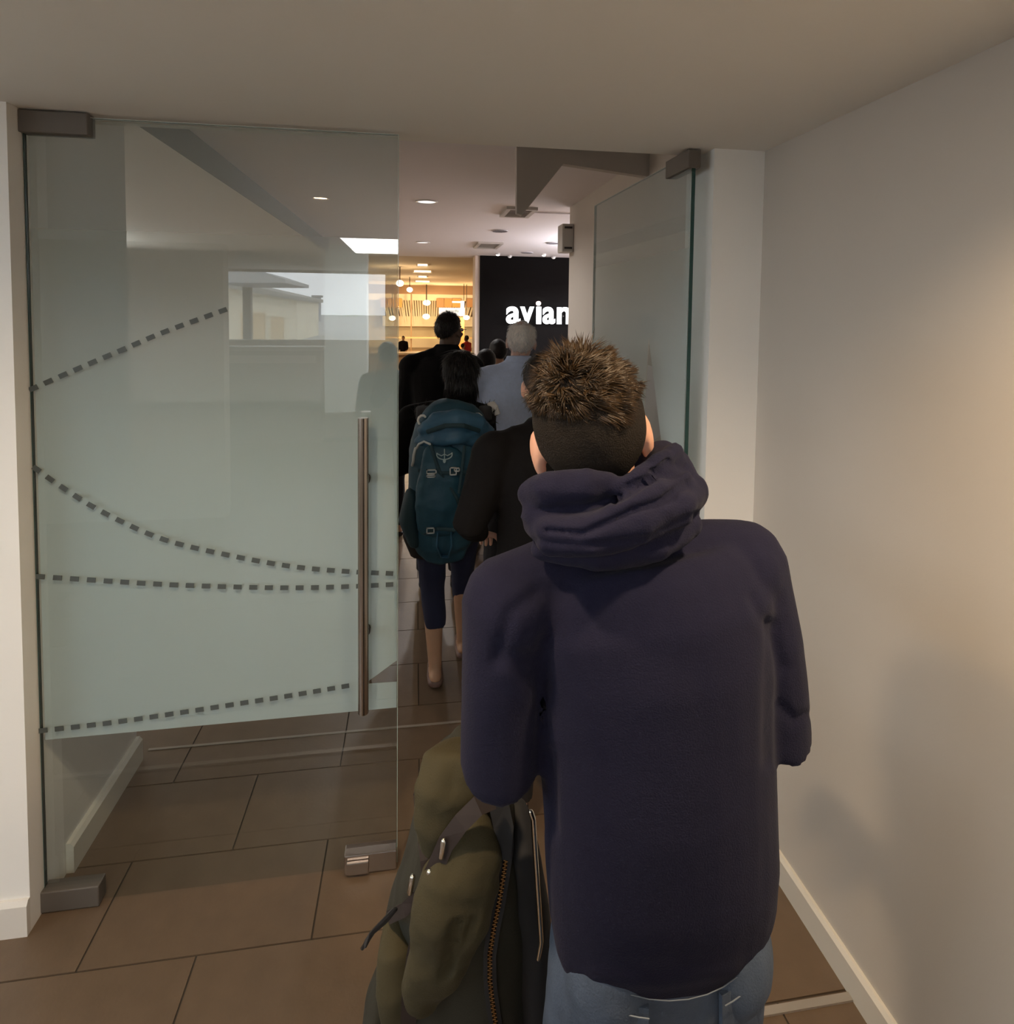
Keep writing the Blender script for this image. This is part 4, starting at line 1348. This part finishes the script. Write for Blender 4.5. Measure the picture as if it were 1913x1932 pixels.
# ------------------------------------------------------------------ the man in the navy hoodie (foreground)
NAVY = mat('navy_fleece', (0.0130, 0.0128, 0.029), 0.95, noise_amt=0.12, noise_scale=260, bump=0.3, bump_scale=420, sheen=0.03, spec=0.1)
JEANS = mat('blue_denim', (0.060, 0.083, 0.125), 0.85, noise_amt=0.35, noise_scale=26, bump=0.3, bump_scale=320)
STITCH = mat('pale_stitch', (0.17, 0.20, 0.24), 0.8)
TH_ = 0.86
base_m = Vector((0.33, 0.80, 0))
hc = P(1113, 820, TH_)
Mm = head_rot(-10, -6, -10)
HS = 1.03
nk = P(1140, 985, 0.855)
SHL, SHR = P(950, 1130, 0.82), P(1408, 1058, 0.845)
ELL, ELR = P(942, 1440, 0.80), P(1476, 1372, 0.80)
WRL, WRR = ELL + Vector((0.05, 0.24, 0.01)), ELR + Vector((-0.09, 0.23, 0.06))
hipz = 0.93
MX = (P(1046, 1742, 0.785).x + P(1440, 1742, 0.785).x) / 2
HPL, HPR = Vector((MX - 0.084, 0.79, hipz)), Vector((MX + 0.084, 0.79, hipz))
KNL, KNR = Vector((MX - 0.10, 0.82, 0.50)), Vector((MX + 0.075, 0.81, 0.50))
ANL, ANR = Vector((MX - 0.11, 0.79, 0.085)), Vector((MX + 0.08, 0.78, 0.085))

# torso profile taken level by level: pixel row, left and right edge, depth of the axis, half depth
TP = [(1748, 1062, 1432, 0.785, 0.068), (1722, 1044, 1441, 0.785, 0.078), (1680, 1036, 1447, 0.788, 0.090), (1600, 1030, 1450, 0.790, 0.104), (1480, 1026, 1448, 0.795, 0.115),
      (1360, 1018, 1446, 0.805, 0.117), (1240, 1000, 1448, 0.815, 0.120), (1150, 975, 1450, 0.825, 0.115), (1090, 975, 1425, 0.835, 0.100), (1050, 1010, 1380, 0.842, 0.085)]


def torso_m(mb, g, rows):
    pts, rad = [], []
    for py, xl, xr, Y, dp in rows:
        A, B = P(xl, py, Y), P(xr, py, Y)
        pts.append((A + B) / 2)
        rad.append(((B - A).length / 2 - g, dp - g))
    mb.tube(pts, rad, n=32, side=(P(1400, 1400, 0.8) - P(1000, 1400, 0.8)), dome=False)


mb = MB()
head_parts(mb, hc, Mm, HS)
mb.tube([nk + Vector((0.01, -0.01, -0.08)), nk, hc + Mm @ Vector((0, -0.012, -0.04))], [0.050, 0.056, 0.056], n=14)
torso_m(mb, 0.026, TP[3:-1])
for a, b, c in ((SHL, ELL, WRL), (SHR, ELR, WRR)):
    mb.tube([a, b, c], [0.042, 0.034, 0.026], n=12)
mb.tube([Vector((MX, 0.79, 0.86)), Vector((MX, 0.79, 1.0))], [(0.12, 0.07), (0.11, 0.05)], n=18, side=(1, 0, 0))
for a, b, c in ((HPL, KNL, ANL), (HPR, KNR, ANR)):
    mb.tube([a, b, b.lerp(c, 0.35), c], [0.050, 0.050, 0.052, 0.036], n=12)
    mb.tube([c + Vector((0, -0.03, -0.03)), c + Vector((0, 0.07, -0.045)), c + Vector((0, 0.15, -0.05))], [0.034, 0.036, 0.028], n=10)
bme = blob(mb, 0.0055, 2)
hm = MB()
hand_parts(hm, WRL, WRL - ELL, (0, 0, 1), 1.0, 0.9, 1)
hand_parts(hm, WRR, WRR - ELR, (0, 0, 1), 1.0, 0.7, -1)
bm = bmesh.new()
bm.from_mesh(bme)
bm.from_mesh(hm.mesh('h'))
bm.to_mesh(bme)
bm.free()
man = link('person', bme, SKIN['fair'], None, base_m, True)
tag(man, 'short haired man in navy hoodie and jeans, seen from behind', 'person', 'people in the queue')
face_bits(man, hc, Mm, HS)

# hoodie
mb = MB()
torso_m(mb, 0.0, TP)
for a, b, c, k in ((SHL, ELL, WRL, 1), (SHR, ELR, WRR, -1)):
    mid = a.lerp(b, 0.5)
    fo_ = b.lerp(c, 0.5)
    mb.tube([a, mid, b, fo_, b.lerp(c, 0.93)], [0.060, 0.056, 0.053, 0.050, 0.036], n=16)
    mb.ell(a + Vector((0.012 * k, 0, -0.012)), (0.068, 0.072, 0.066))
    mb.tube([nk + Vector((0, 0, -0.055)), a + Vector((0, 0, 0.012))], [0.062, 0.048], n=14)
hd_me = blob(mb, 0.0065, 5)


def fold(me, pts2, amp, w):
    """press a soft fold ridge into the cloth along a pixel polyline, on the camera side"""
    segs = [(Vector(p), Vector(q)) for p, q in zip(pts2[:-1], pts2[1:])]
    for v in me.vertices:
        if v.normal.y > 0.3:
            continue
        d = v.co - CAM0
        z = d.dot(_f)
        if z < 0.1:
            continue
        s2 = Vector((PCX + F_PX * d.dot(_R) / z, PCY - F_PX * d.dot(_U) / z))
        best = 1e9
        for p, q in segs:
            e = q - p
            t = max(0, min(1, (s2 - p).dot(e) / e.length_squared))
            best = min(best, (s2 - (p + e * t)).length)
        if best < 3 * w:
            v.co += v.normal * (amp * math.exp(-(best / w) ** 2))
    me.update()


fold(hd_me, [(1010, 1120), (960, 1160), (935, 1250)], -0.006, 14)
fold(hd_me, [(960, 1270), (1010, 1330), (1035, 1400)], 0.006, 18)
fold(hd_me, [(1030, 1210), (1020, 1330), (1040, 1470), (1042, 1560)], -0.007, 12)
fold(hd_me, [(1455, 1180), (1450, 1300), (1452, 1440)], -0.007, 12)
fold(hd_me, [(1420, 1130), (1450, 1190), (1475, 1260)], -0.004, 12)
fold(hd_me, [(1470, 1330), (1500, 1360), (1520, 1350)], -0.005, 9)
fold(hd_me, [(1120, 1780), (1250, 1800), (1380, 1770)], 0.003, 16)
wrinkle(hd_me, 0.0035, 7, (1, 1, 0.5), 1.0)
for v in hd_me.vertices:                  # the hem hangs lower over the seat
    if v.co.z < 1.08 and v.co.y < 0.785:
        v.co.z -= 0.034 * min(1, (0.785 - v.co.y) / 0.06) * min(1, (1.08 - v.co.z) / 0.11)
        v.co.y -= 0.008 * min(1, (1.08 - v.co.z) / 0.11)
hoodie = link('hoodie', hd_me, NAVY, man)
# ribbed hem band
hp = []
for k in range(25):
    th = 2 * math.pi * k / 24
    A, B = P(1075, 1790, 0.785), P(1432, 1790, 0.785)
    c0 = (A + B) / 2
    hp.append(c0 + Vector((1, 0, (B.z - A.z) / (B.x - A.x))) * ((B.x - A.x) / 2 * 0.985 * math.cos(th)) + Vector((0, 0.094 * math.sin(th), 0.004)))
# hood gathered round the neck
hb = MB()
C = P(1156, 966, 0.845)
ring = []
NR = 28
rr = []
for k in range(NR):
    th = 2 * math.pi * k / NR
    cx_, sy_ = math.cos(th), math.sin(th)
    z = 0.034 * max(0, cx_) + 0.004 * min(0, cx_) - 0.012 * max(0, sy_)
    ring.append(C + Vector((0.078 * cx_ + 0.006, 0.064 * sy_, z)))
    rr.append((0.046 + 0.003 * math.sin(3 * th), 0.052 + 0.020 * max(0, cx_)))
vs, fs = [], []
n = 14
for k in range(NR):
    t = (ring[(k + 1) % NR] - ring[k - 1]).normalized()
    out = Vector((math.cos(2 * math.pi * k / NR), math.sin(2 * math.pi * k / NR), 0.15))
    out = (out - t * out.dot(t)).normalized()
    upv = t.cross(out)
    for j in range(n):
        a = 2 * math.pi * j / n
        vs.append(ring[k] + out * rr[k][0] * math.cos(a) + upv * rr[k][1] * math.sin(a))
for k in range(NR):
    k2 = (k + 1) % NR
    for j in range(n):
        j2 = (j + 1) % n
        fs.append((k * n + j, k2 * n + j, k2 * n + j2, k * n + j2))
hb.add(vs, fs)


def hoodpt(px, py, Y):
    return P(px, py, Y)


hb.tube([P(1010, 985, 0.80), P(1040, 1010, 0.745), P(1110, 1012, 0.728), P(1200, 985, 0.728), P(1275, 955, 0.75), P(1308, 925, 0.80)], [0.020, 0.026, 0.028, 0.030, 0.028, 0.024], n=12)
hb.tube([P(1060, 990, 0.735), P(1130, 985, 0.718), P(1190, 950, 0.722), P(1240, 925, 0.735), P(1292, 900, 0.78)], [0.008, 0.012, 0.014, 0.016, 0.014], n=10)
hb.tube([P(1150, 925, 0.745), P(1200, 905, 0.742), P(1240, 872, 0.765), P(1275, 850, 0.81)], [0.008, 0.013, 0.015, 0.012], n=10)
hb.tube([P(1020, 1035, 0.785), P(1120, 1048, 0.752), P(1240, 1030, 0.752), P(1300, 990, 0.785)], [0.016, 0.022, 0.022, 0.018], n=12)
hb.tube([P(1000, 930, 0.80), P(1030, 925, 0.765), P(1110, 915, 0.748), P(1150, 910, 0.755)], [0.020, 0.024, 0.022, 0.014], n=12)
hb.ell(P(1105, 968, 0.785), (0.092, 0.045, 0.05))
hb.ell(P(1200, 960, 0.785), (0.07, 0.045, 0.05))
hood_me = blob(hb, 0.0045, 4)
for pl_, am, w in [([(1030, 1002), (1095, 1008), (1150, 985), (1190, 965)], -0.008, 6), ([(1185, 918), (1235, 900), (1262, 872)], -0.007, 6),
                   ([(1160, 945), (1200, 925), (1225, 905)], -0.007, 6), ([(1200, 962), (1250, 945), (1296, 915)], -0.007, 7), ([(1010, 1020), (1120, 1030), (1230, 1012), (1310, 970)], -0.005, 7),
                   ([(1230, 890), (1270, 895), (1295, 880)], -0.005, 5)]:
    fold(hood_me, pl_, am, w)
wrinkle(hood_me, 0.004, 16, (1, 1, 1.4), 6.0)
hood = link('hood', hood_me, NAVY, hoodie)

# jeans with waistband, belt loops, stitching and pockets
mb = MB()
JC = Vector((MX - 0.004, 0.785, 0))
mb.tube([JC + Vector((0, 0, 0.80)), JC + Vector((0, 0, 0.88)), JC + Vector((0, 0, 0.94)), JC + Vector((0, 0, 1.0))], [(0.146, 0.088), (0.142, 0.082), (0.132, 0.064), (0.122, 0.056)], n=28, side=(1, 0, 0), dome=False)
for a, b, c in ((HPL, KNL, ANL), (HPR, KNR, ANR)):
    mb.tube([a, a.lerp(b, 0.3), a.lerp(b, 0.6), b, b.lerp(c, 0.6), c + Vector((0, 0, 0.02))], [0.062, 0.080, 0.074, 0.064, 0.058, 0.056], n=18, dome=False)
    mb.ell(a + Vector((0, -0.022, -0.085)), (0.072, 0.072, 0.090))
jm = blob(mb, 0.0065, 4)
wrinkle(jm, 0.006, 10, (1, 1, 0.7), 3.0)
jeans = link('jeans', jm, JEANS, man)


def ringband(z0, z1, g, m, name, parent, a0=0, a1=360):
    mbx = MB()
    K = 40
    vs, fs = [], []
    for k in range(K + 1):
        th = math.radians(a0 + (a1 - a0) * k / K)
        for zz, gg in ((z0, g), (z1, g), (z1, g - 0.006), (z0, g - 0.006)):
            f_ = (zz - 0.80) / 0.2
            ra, rb = 0.142 - (zz - 0.88) * 0.17, 0.082 - (zz - 0.88) * 0.30
            vs.append(JC + Vector(((ra + gg) * math.cos(th), (rb + gg) * math.sin(th), zz)))
    for k in range(K):
        for j in range(4):
            j2 = (j + 1) % 4
            fs.append((k * 4 + j, (k + 1) * 4 + j, (k + 1) * 4 + j2, k * 4 + j2))
    mbx.add(vs, fs)
    return mbx.build(name, m, parent, smooth=False)


wb = ringband(0.895, 0.935, 0.003, JEANS, 'waistband', jeans)
ringband(0.898, 0.8990, 0.0036, STITCH, 'stitching', wb, 180, 360)
for th in (232, 300, 332):
    t = math.radians(th)
    ra, rb = 0.137, 0.074
    p = JC + Vector(((ra + 0.006) * math.cos(t), (rb + 0.006) * math.sin(t), 0.908))
    Rm = Matrix.Translation(p) @ Matrix.Rotation(t + math.pi / 2, 4, 'Z')
    MB().box((-0.006, -0.0025, -0.026), (0.006, 0.0025, 0.020), Rm).build('belt_loop', JEANS, jeans, bevel=0.0015)


def jeans_pt(th, z, lift):
    t = math.radians(th)
    return JC + Vector(((0.148 + lift) * math.cos(t), (0.094 + lift) * math.sin(t), z))


for s0, s1 in ((212, 250), (290, 330)):
    # patch pocket
    vs, fs = [], []
    K = 8
    for k in range(K + 1):
        u = k / K
        th = s0 + (s1 - s0) * u
        zt2 = 0.855
        zb2 = 0.745 - 0.02 * math.sin(u * math.pi)
        for zz, lf in ((zt2, 0.000), (zb2, 0.004), (zb2, -0.002), (zt2, -0.006)):
            vs.append(jeans_pt(th, zz, lf))
    for k in range(K):
        for j in range(4):
            j2 = (j + 1) % 4
            fs.append((k * 4 + j, (k + 1) * 4 + j, (k + 1) * 4 + j2, k * 4 + j2))
    fs += [(0, 1, 2, 3), tuple(K * 4 + q for q in (3, 2, 1, 0))]
    pk_ = MB().add(vs, fs).build('pocket', JEANS, jeans)
    MB().tube([jeans_pt(s0 + (s1 - s0) * k / 8, 0.848, 0.0055) for k in range(9)], 0.0009, n=5).build('stitching', STITCH, pk_)
# yoke seam
MB().tube([jeans_pt(200 + 140 * k / 14, 0.886 - 0.018 * math.sin(math.pi * k / 14), 0.0015) for k in range(15)], 0.0007, n=5).build('stitching', STITCH, jeans)
# shoes
for a in (ANL, ANR):
    mb = MB()
    mb.tube([Vector((a.x, a.y - 0.055, 0.034)), Vector((a.x, a.y + 0.06, 0.034)), Vector((a.x, a.y + 0.18, 0.030))], [(0.038, 0.034), (0.046, 0.034), (0.038, 0.028)], n=16, side=(1, 0, 0))
    mb.tube([Vector((a.x, a.y, 0.04)), a + Vector((0, 0, 0.01))], [0.044, 0.042], n=12, dome=False)
    sh = link('shoe', blob(mb, 0.006, 2), mat('sneaker', (0.5, 0.5, 0.5), 0.6), man)

# hair: a close faded cap plus combed strands on top
HAIRB = mat('brown_fade', (0.014, 0.010, 0.007), 0.8, noise_amt=0.5, noise_scale=180, bump=0.7, bump_scale=420, spec=0.2)
HAIRS = mat('brown_strands', (0.050, 0.027, 0.010), 0.38, noise_amt=0.9, noise_scale=70, spec=0.5)
hsh = hair_shell(man, hc, Mm, HS, HAIRB, low=-0.02, back_low=-0.112, thick=1.045, rough=0.001, seed=5, dens=(60, 40))
st = MB()
rnd = random.Random(11)
cr = Vector((0.076, 0.094, 0.092)) * HS
whorl = Vector((-0.10, -0.38, 0.92)).normalized()
cnt = 0
while cnt < 11000:
    u, v_ = rnd.uniform(-1, 1), rnd.uniform(0, 2 * math.pi)
    n_ = Vector((math.sqrt(1 - u * u) * math.cos(v_), math.sqrt(1 - u * u) * math.sin(v_), u))
    # keep the top and the upper back; the lower edge runs obliquely and drops right of the middle
    edge = 0.16 - 0.24 * math.exp(-((n_.x - 0.25) / 0.35) ** 2) * (1 if n_.y < 0 else 0) + 0.12 * abs(n_.x) ** 3
    fade = (n_.z - edge) / 0.25
    if fade < 0 or (fade < 1 and rnd.random() > fade + 0.15):
        continue
    if n_.y > 0.55 and n_.z < 0.55:
        continue
    cnt += 1
    root_ = Vector((n_.x * cr.x, n_.y * cr.y - 0.012, n_.z * cr.z + 0.0215)) * 1.03
    away = (n_ - whorl)
    away = (away - n_ * away.dot(n_))
    away = away.normalized() if away.length > 1e-4 else Vector((1, 0, 0))
    swirl = n_.cross(away)
    aw = min(1.0, (n_ - whorl).length * 1.6)
    fwd = Vector((0.55, 0.75, 0.25))
    fwd = (fwd - n_ * fwd.dot(n_))
    nz = noise.noise_vector(n_ * 6.0) * 0.8 + noise.noise_vector(n_ * 15.0) * 0.3
    lenf = (0.010 + 0.030 * min(1, max(0, fade)) * rnd.uniform(0.7, 1.15)) * (1 - 0.45 * abs(n_.x) ** 2)
    d = (away * 0.75 * aw + swirl * 0.45 * aw + fwd * 0.35 + nz * 1.25).normalized()
    lift = 0.07 + 0.16 * max(0, n_.z) ** 3 + 0.12 * noise.noise(n_ * 9.0) + rnd.uniform(-0.06, 0.10)
    p0 = root_
    p1 = p0 + (d * (1 - lift) + n_ * lift).normalized() * lenf * 0.5
    p2 = p1 + (d * (1.15 - lift) + n_ * (lift * 0.5 - 0.22) + nz * 0.3).normalized() * lenf * 0.5
    w = rnd.uniform(0.0009, 0.0016)
    s1_ = d.cross(n_).normalized() * w
    s2_ = n_ * w * 0.7
    vs = [p0 + s1_, p0 - s1_, p0 + s2_, p1 + s1_ * 0.8, p1 - s1_ * 0.8, p1 + s2_ * 0.8, p2]
    vs = [hc + Mm @ q_ for q_ in vs]
    st.add(vs, [(0, 1, 4, 3), (1, 2, 5, 4), (2, 0, 3, 5), (3, 4, 6), (4, 5, 6), (5, 3, 6)])
tag(st.build('hair_strands', HAIRS, hsh, smooth=True), kind='stuff')

# ------------------------------------------------------------------ the olive rucksack on a wheeled suitcase
OLIVE = mat('olive_canvas', (0.046, 0.037, 0.014), 0.85, noise_amt=0.22, noise_scale=14, bump=0.25, bump_scale=380)
OLIVED = mat('olive_dark', (0.024, 0.022, 0.013), 0.85, noise_amt=0.2, noise_scale=14, bump=0.2, bump_scale=380)
LEATH = mat('brown_leather', (0.020, 0.012, 0.010), 0.7, noise_amt=0.2, noise_scale=30)
BRASS = mat('brass_zip', (0.50, 0.37, 0.20), 0.25, metal=1.0)
CHROME = mat('chrome', (0.75, 0.73, 0.68), 0.18, metal=1.0)
YB_ = 1.03
rk = empty('rucksack', (P(865, 1900, YB_).x, YB_, 0.60), 'olive canvas rucksack with brown straps beside the hooded man', 'rucksack')
RP = [(2010, 705, 1050, 0.13), (1932, 712, 1052, 0.135), (1860, 716, 1046, 0.135), (1790, 722, 1036, 0.132), (1720, 736, 1025, 0.128), (1650, 752, 1010, 0.122),
      (1580, 775, 990, 0.112), (1510, 790, 965, 0.10), (1450, 806, 945, 0.085), (1415, 826, 925, 0.06), (1398, 846, 905, 0.035)]
rp_, rd_ = [], []
for py, xl, xr, dp in RP:
    A, B = P(xl, py, YB_), P(xr, py, YB_)
    rp_.append((A + B) / 2)
    rd_.append(((B - A).length / 2, dp))
rm = blob(MB().tube(rp_, rd_, n=28, side=(1, 0, 0)), 0.008, 4)
wrinkle(rm, 0.014, 8, (1, 1, 0.6), 3.3)
link('main_body', rm, OLIVED, rk)


def rs(px, py, lift=0.0):
    """point on the camera side of the rucksack"""
    p = P(px, py, YB_)
    for i in range(len(rp_) - 1):
        if rp_[i].z <= p.z <= rp_[i + 1].z:
            break
    f_ = (p.z - rp_[i].z) / max(1e-6, rp_[i + 1].z - rp_[i].z)
    f_ = max(0, min(1, f_))
    cz = rp_[i].lerp(rp_[i + 1], f_)
    a = rd_[i][0] * (1 - f_) + rd_[i + 1][0] * f_
    b = rd_[i][1] * (1 - f_) + rd_[i + 1][1] * f_
    y = YB_
    for it in range(4):
        q_ = P(px, py, y)
        u = max(-0.985, min(0.985, (q_.x - cz.x) / a))
        y = YB_ - b * math.sqrt(1 - u * u) - lift
    return P(px, py, y)


# lid flap
lid = MB()
lid.tube([rs(870, 1400, -0.01), rs(862, 1440, 0.004), rs(850, 1500, 0.006), rs(838, 1560, 0.004), rs(828, 1610, 0.0)], [(0.028, 0.012), (0.056, 0.022), (0.062, 0.024), (0.052, 0.022), (0.03, 0.015)], n=20, side=(1, 0, 0))
lm2 = blob(lid, 0.006, 4)
wrinkle(lm2, 0.006, 14, seed=2)
rl = link('lid', lm2, OLIVE, rk)
# front pocket: a long leaning bellows pocket
pk2 = MB()
pk2.tube([rs(905, 1545, 0.0), rs(890, 1590, 0.008), rs(872, 1660, 0.014), rs(850, 1740, 0.016), rs(818, 1830, 0.010), rs(792, 1900, 0.0)], [(0.030, 0.016), (0.050, 0.030), (0.064, 0.036), (0.062, 0.034), (0.044, 0.026), (0.026, 0.016)], n=20, side=(1, 0, 0))
pm2 = blob(pk2, 0.006, 4)
wrinkle(pm2, 0.009, 12, seed=6)
fold(pm2, [(862, 1748), (848, 1800), (842, 1835)], -0.012, 9)
fold(pm2, [(895, 1740), (868, 1790), (845, 1838)], -0.006, 8)
link('front_pocket', pm2, OLIVE, rk)
pk3 = MB()
pk3.tube([rs(742, 1740, 0.0), rs(745, 1800, 0.006), rs(748, 1870, 0.006), rs(752, 1950, 0.0)], [(0.018, 0.012), (0.030, 0.022), (0.034, 0.022), (0.026, 0.014)], n=16, side=(1, 0, 0))
link('side_pocket', blob(pk3, 0.006, 3), OLIVE, rk)
pk4 = MB()
pk4.tube([rs(720, 1845, -0.02), rs(712, 1890, -0.02), rs(706, 1960, -0.02)], [(0.014, 0.03), (0.022, 0.045), (0.024, 0.05)], n=14, side=(1, 0, 0))
link('bottle_pocket', blob(pk4, 0.006, 3), OLIVED, rk)


def strap(name, pp, w, lift, m=LEATH, parent=None, th=0.0035):
    q_ = [rs(x, y, lift) for x, y in pp]
    vs, fs = [], []
    for i, p in enumerate(q_):
        t = (q_[min(i + 1, len(q_) - 1)] - q_[max(i - 1, 0)]).normalized()
        nrm = (CAM0 - p).normalized()
        sd = t.cross(nrm).normalized() * w
        nn = sd.normalized().cross(t).normalized() * th
        vs += [p + sd - nn, p - sd - nn, p - sd + nn, p + sd + nn]
    for i in range(len(q_) - 1):
        for j in range(4):
            j2 = (j + 1) % 4
            fs.append((i * 4 + j, i * 4 + j2, (i + 1) * 4 + j2, (i + 1) * 4 + j))
    fs += [(0, 1, 2, 3), tuple((len(q_) - 1) * 4 + k for k in (3, 2, 1, 0))]
    return MB().add(vs, fs).build(name, m, parent or rk)


strap('strap', [(802, 1468), (794, 1500), (800, 1560), (808, 1620), (812, 1668)], 0.013, 0.018)
strap('strap', [(930, 1508), (902, 1520), (870, 1552), (842, 1590), (820, 1640), (806, 1668)], 0.013, 0.040)
strap('strap', [(806, 1668), (790, 1690), (765, 1715), (735, 1730)], 0.009, 0.030)
strap('strap', [(815, 1665), (800, 1720), (782, 1800), (772, 1880), (770, 1940)], 0.012, 0.022)
strap('strap', [(940, 1512), (950, 1560), (945, 1620)], 0.016, 0.018, CANVAS)
# hanging webbing tail
wt_ = MB()
A = [P(745, 1715, 0.905), P(725, 1738, 0.90), P(702, 1760, 0.895), P(690, 1780, 0.89), P(683, 1790, 0.89)]
wt_.tube(A, [(0.010, 0.003), (0.011, 0.003), (0.012, 0.003), (0.010, 0.003), (0.003, 0.002)], n=8, side=(0.6, 0, 0.8))
wt_.build('strap_tail', CANVAS, rk)
for (x, y) in [(776, 1670), (808, 1660), (835, 1602)]:
    p = rs(x, y, 0.046)
    MB().tube([p + Vector((0.002, 0, 0.013)), p + Vector((-0.002, 0, -0.012))], 0.0045, n=8).build('buckle', CHROME, rk, smooth=True)
# zipper: tape plus separate teeth joined
zp = [(958, 1560), (957, 1600), (950, 1650), (942, 1700), (932, 1750), (924, 1800), (924, 1850), (930, 1900), (938, 1950)]
strap('zip_tape', zp, 0.010, 0.010, CANVAS)
tz = MB()
for i in range(len(zp) - 1):
    for k in range(14):
        u = k / 14
        p = rs(zp[i][0] + (zp[i + 1][0] - zp[i][0]) * u, zp[i][1] + (zp[i + 1][1] - zp[i][1]) * u, 0.0155)
        sgn = 0.0012 if k % 2 else -0.0012
        tz.box((p.x - 0.0024 + sgn, p.y - 0.0015, p.z - 0.0008), (p.x + 0.0024 + sgn, p.y + 0.002, p.z + 0.0009))
tag(tz.build('zip_teeth', BRASS, rk), kind='stuff')
# padded black back harness on the right side
hr = MB()
hr.tube([P(975, 1530, YB_ - 0.02), P(985, 1600, YB_ - 0.05), P(995, 1700, YB_ - 0.07), P(1005, 1800, YB_ - 0.08), P(1015, 1950, YB_ - 0.08)], [(0.022, 0.03), (0.030, 0.04), (0.036, 0.045), (0.038, 0.05), (0.04, 0.05)], n=16, side=(1, 0, 0))
link('harness', blob(hr, 0.007, 3), CANVAS, rk)

# wheeled suitcase under it, with the pulled-out handle
sc_ = empty('suitcase', (P(880, 1900, 1.03).x, 1.03, 0), 'dark wheeled suitcase with pulled out chrome handle under the rucksack', 'suitcase')
x0, x1 = P(720, 1932, YB_).x, P(1040, 1932, YB_).x
SC = mat('suitcase_shell', (0.02, 0.02, 0.022), 0.5)
ztop = rp_[0].z - 0.135
MB().box((x0, 1.0, 0.05), (x1, 1.2, ztop)).build('shell', SC, sc_, bevel=0.03, seg=3)
for x in (x0 + 0.04, x1 - 0.04):
    for y in (1.03, 1.17):
        MB().tube([(x - 0.012, y, 0.026), (x + 0.012, y, 0.026)], 0.026, n=14, dome=False).build('wheel', BSHOE, sc_)
        MB().box((x - 0.016, y - 0.012, 0.026), (x + 0.016, y + 0.012, 0.055)).build('wheel_fork', DARKM, sc_)
ha, hb_ = P(1006, 1545, 0.90), P(1021, 1775, 0.90)
dh = (hb_ - ha) / (ha.z - hb_.z)
low = ha + dh * (ha.z - ztop)
low.z = ztop - 0.005
xo = -0.0
rodm = [ha + Vector((-0.004, 0, 0.012)), ha, hb_, Vector((hb_.x - 0.03, 1.03, ztop))]
MB().tube(rodm, 0.0042, n=8).build('handle_rod', CHROME, sc_, smooth=True)
# ------------------------------------------------------------------ the photographer, seen only as a reflection
person('person in dark clothes seen only as reflection in the closed door', (0.03, -0.30, 0), -0.1, 1.80, 'fair',
       joints={'elR': (0.27, 0.06, 1.16), 'wrR': (0.10, 0.17, 1.42), 'elL': (-0.27, 0.06, 1.14), 'wrL': (-0.10, 0.16, 1.42)}, top=mat('grey_jacket', (0.05, 0.05, 0.06), 0.85), legs=DARKT, shoe=BSHOE, hair=d_hair(4.4), voxel=0.014)
print('all done')
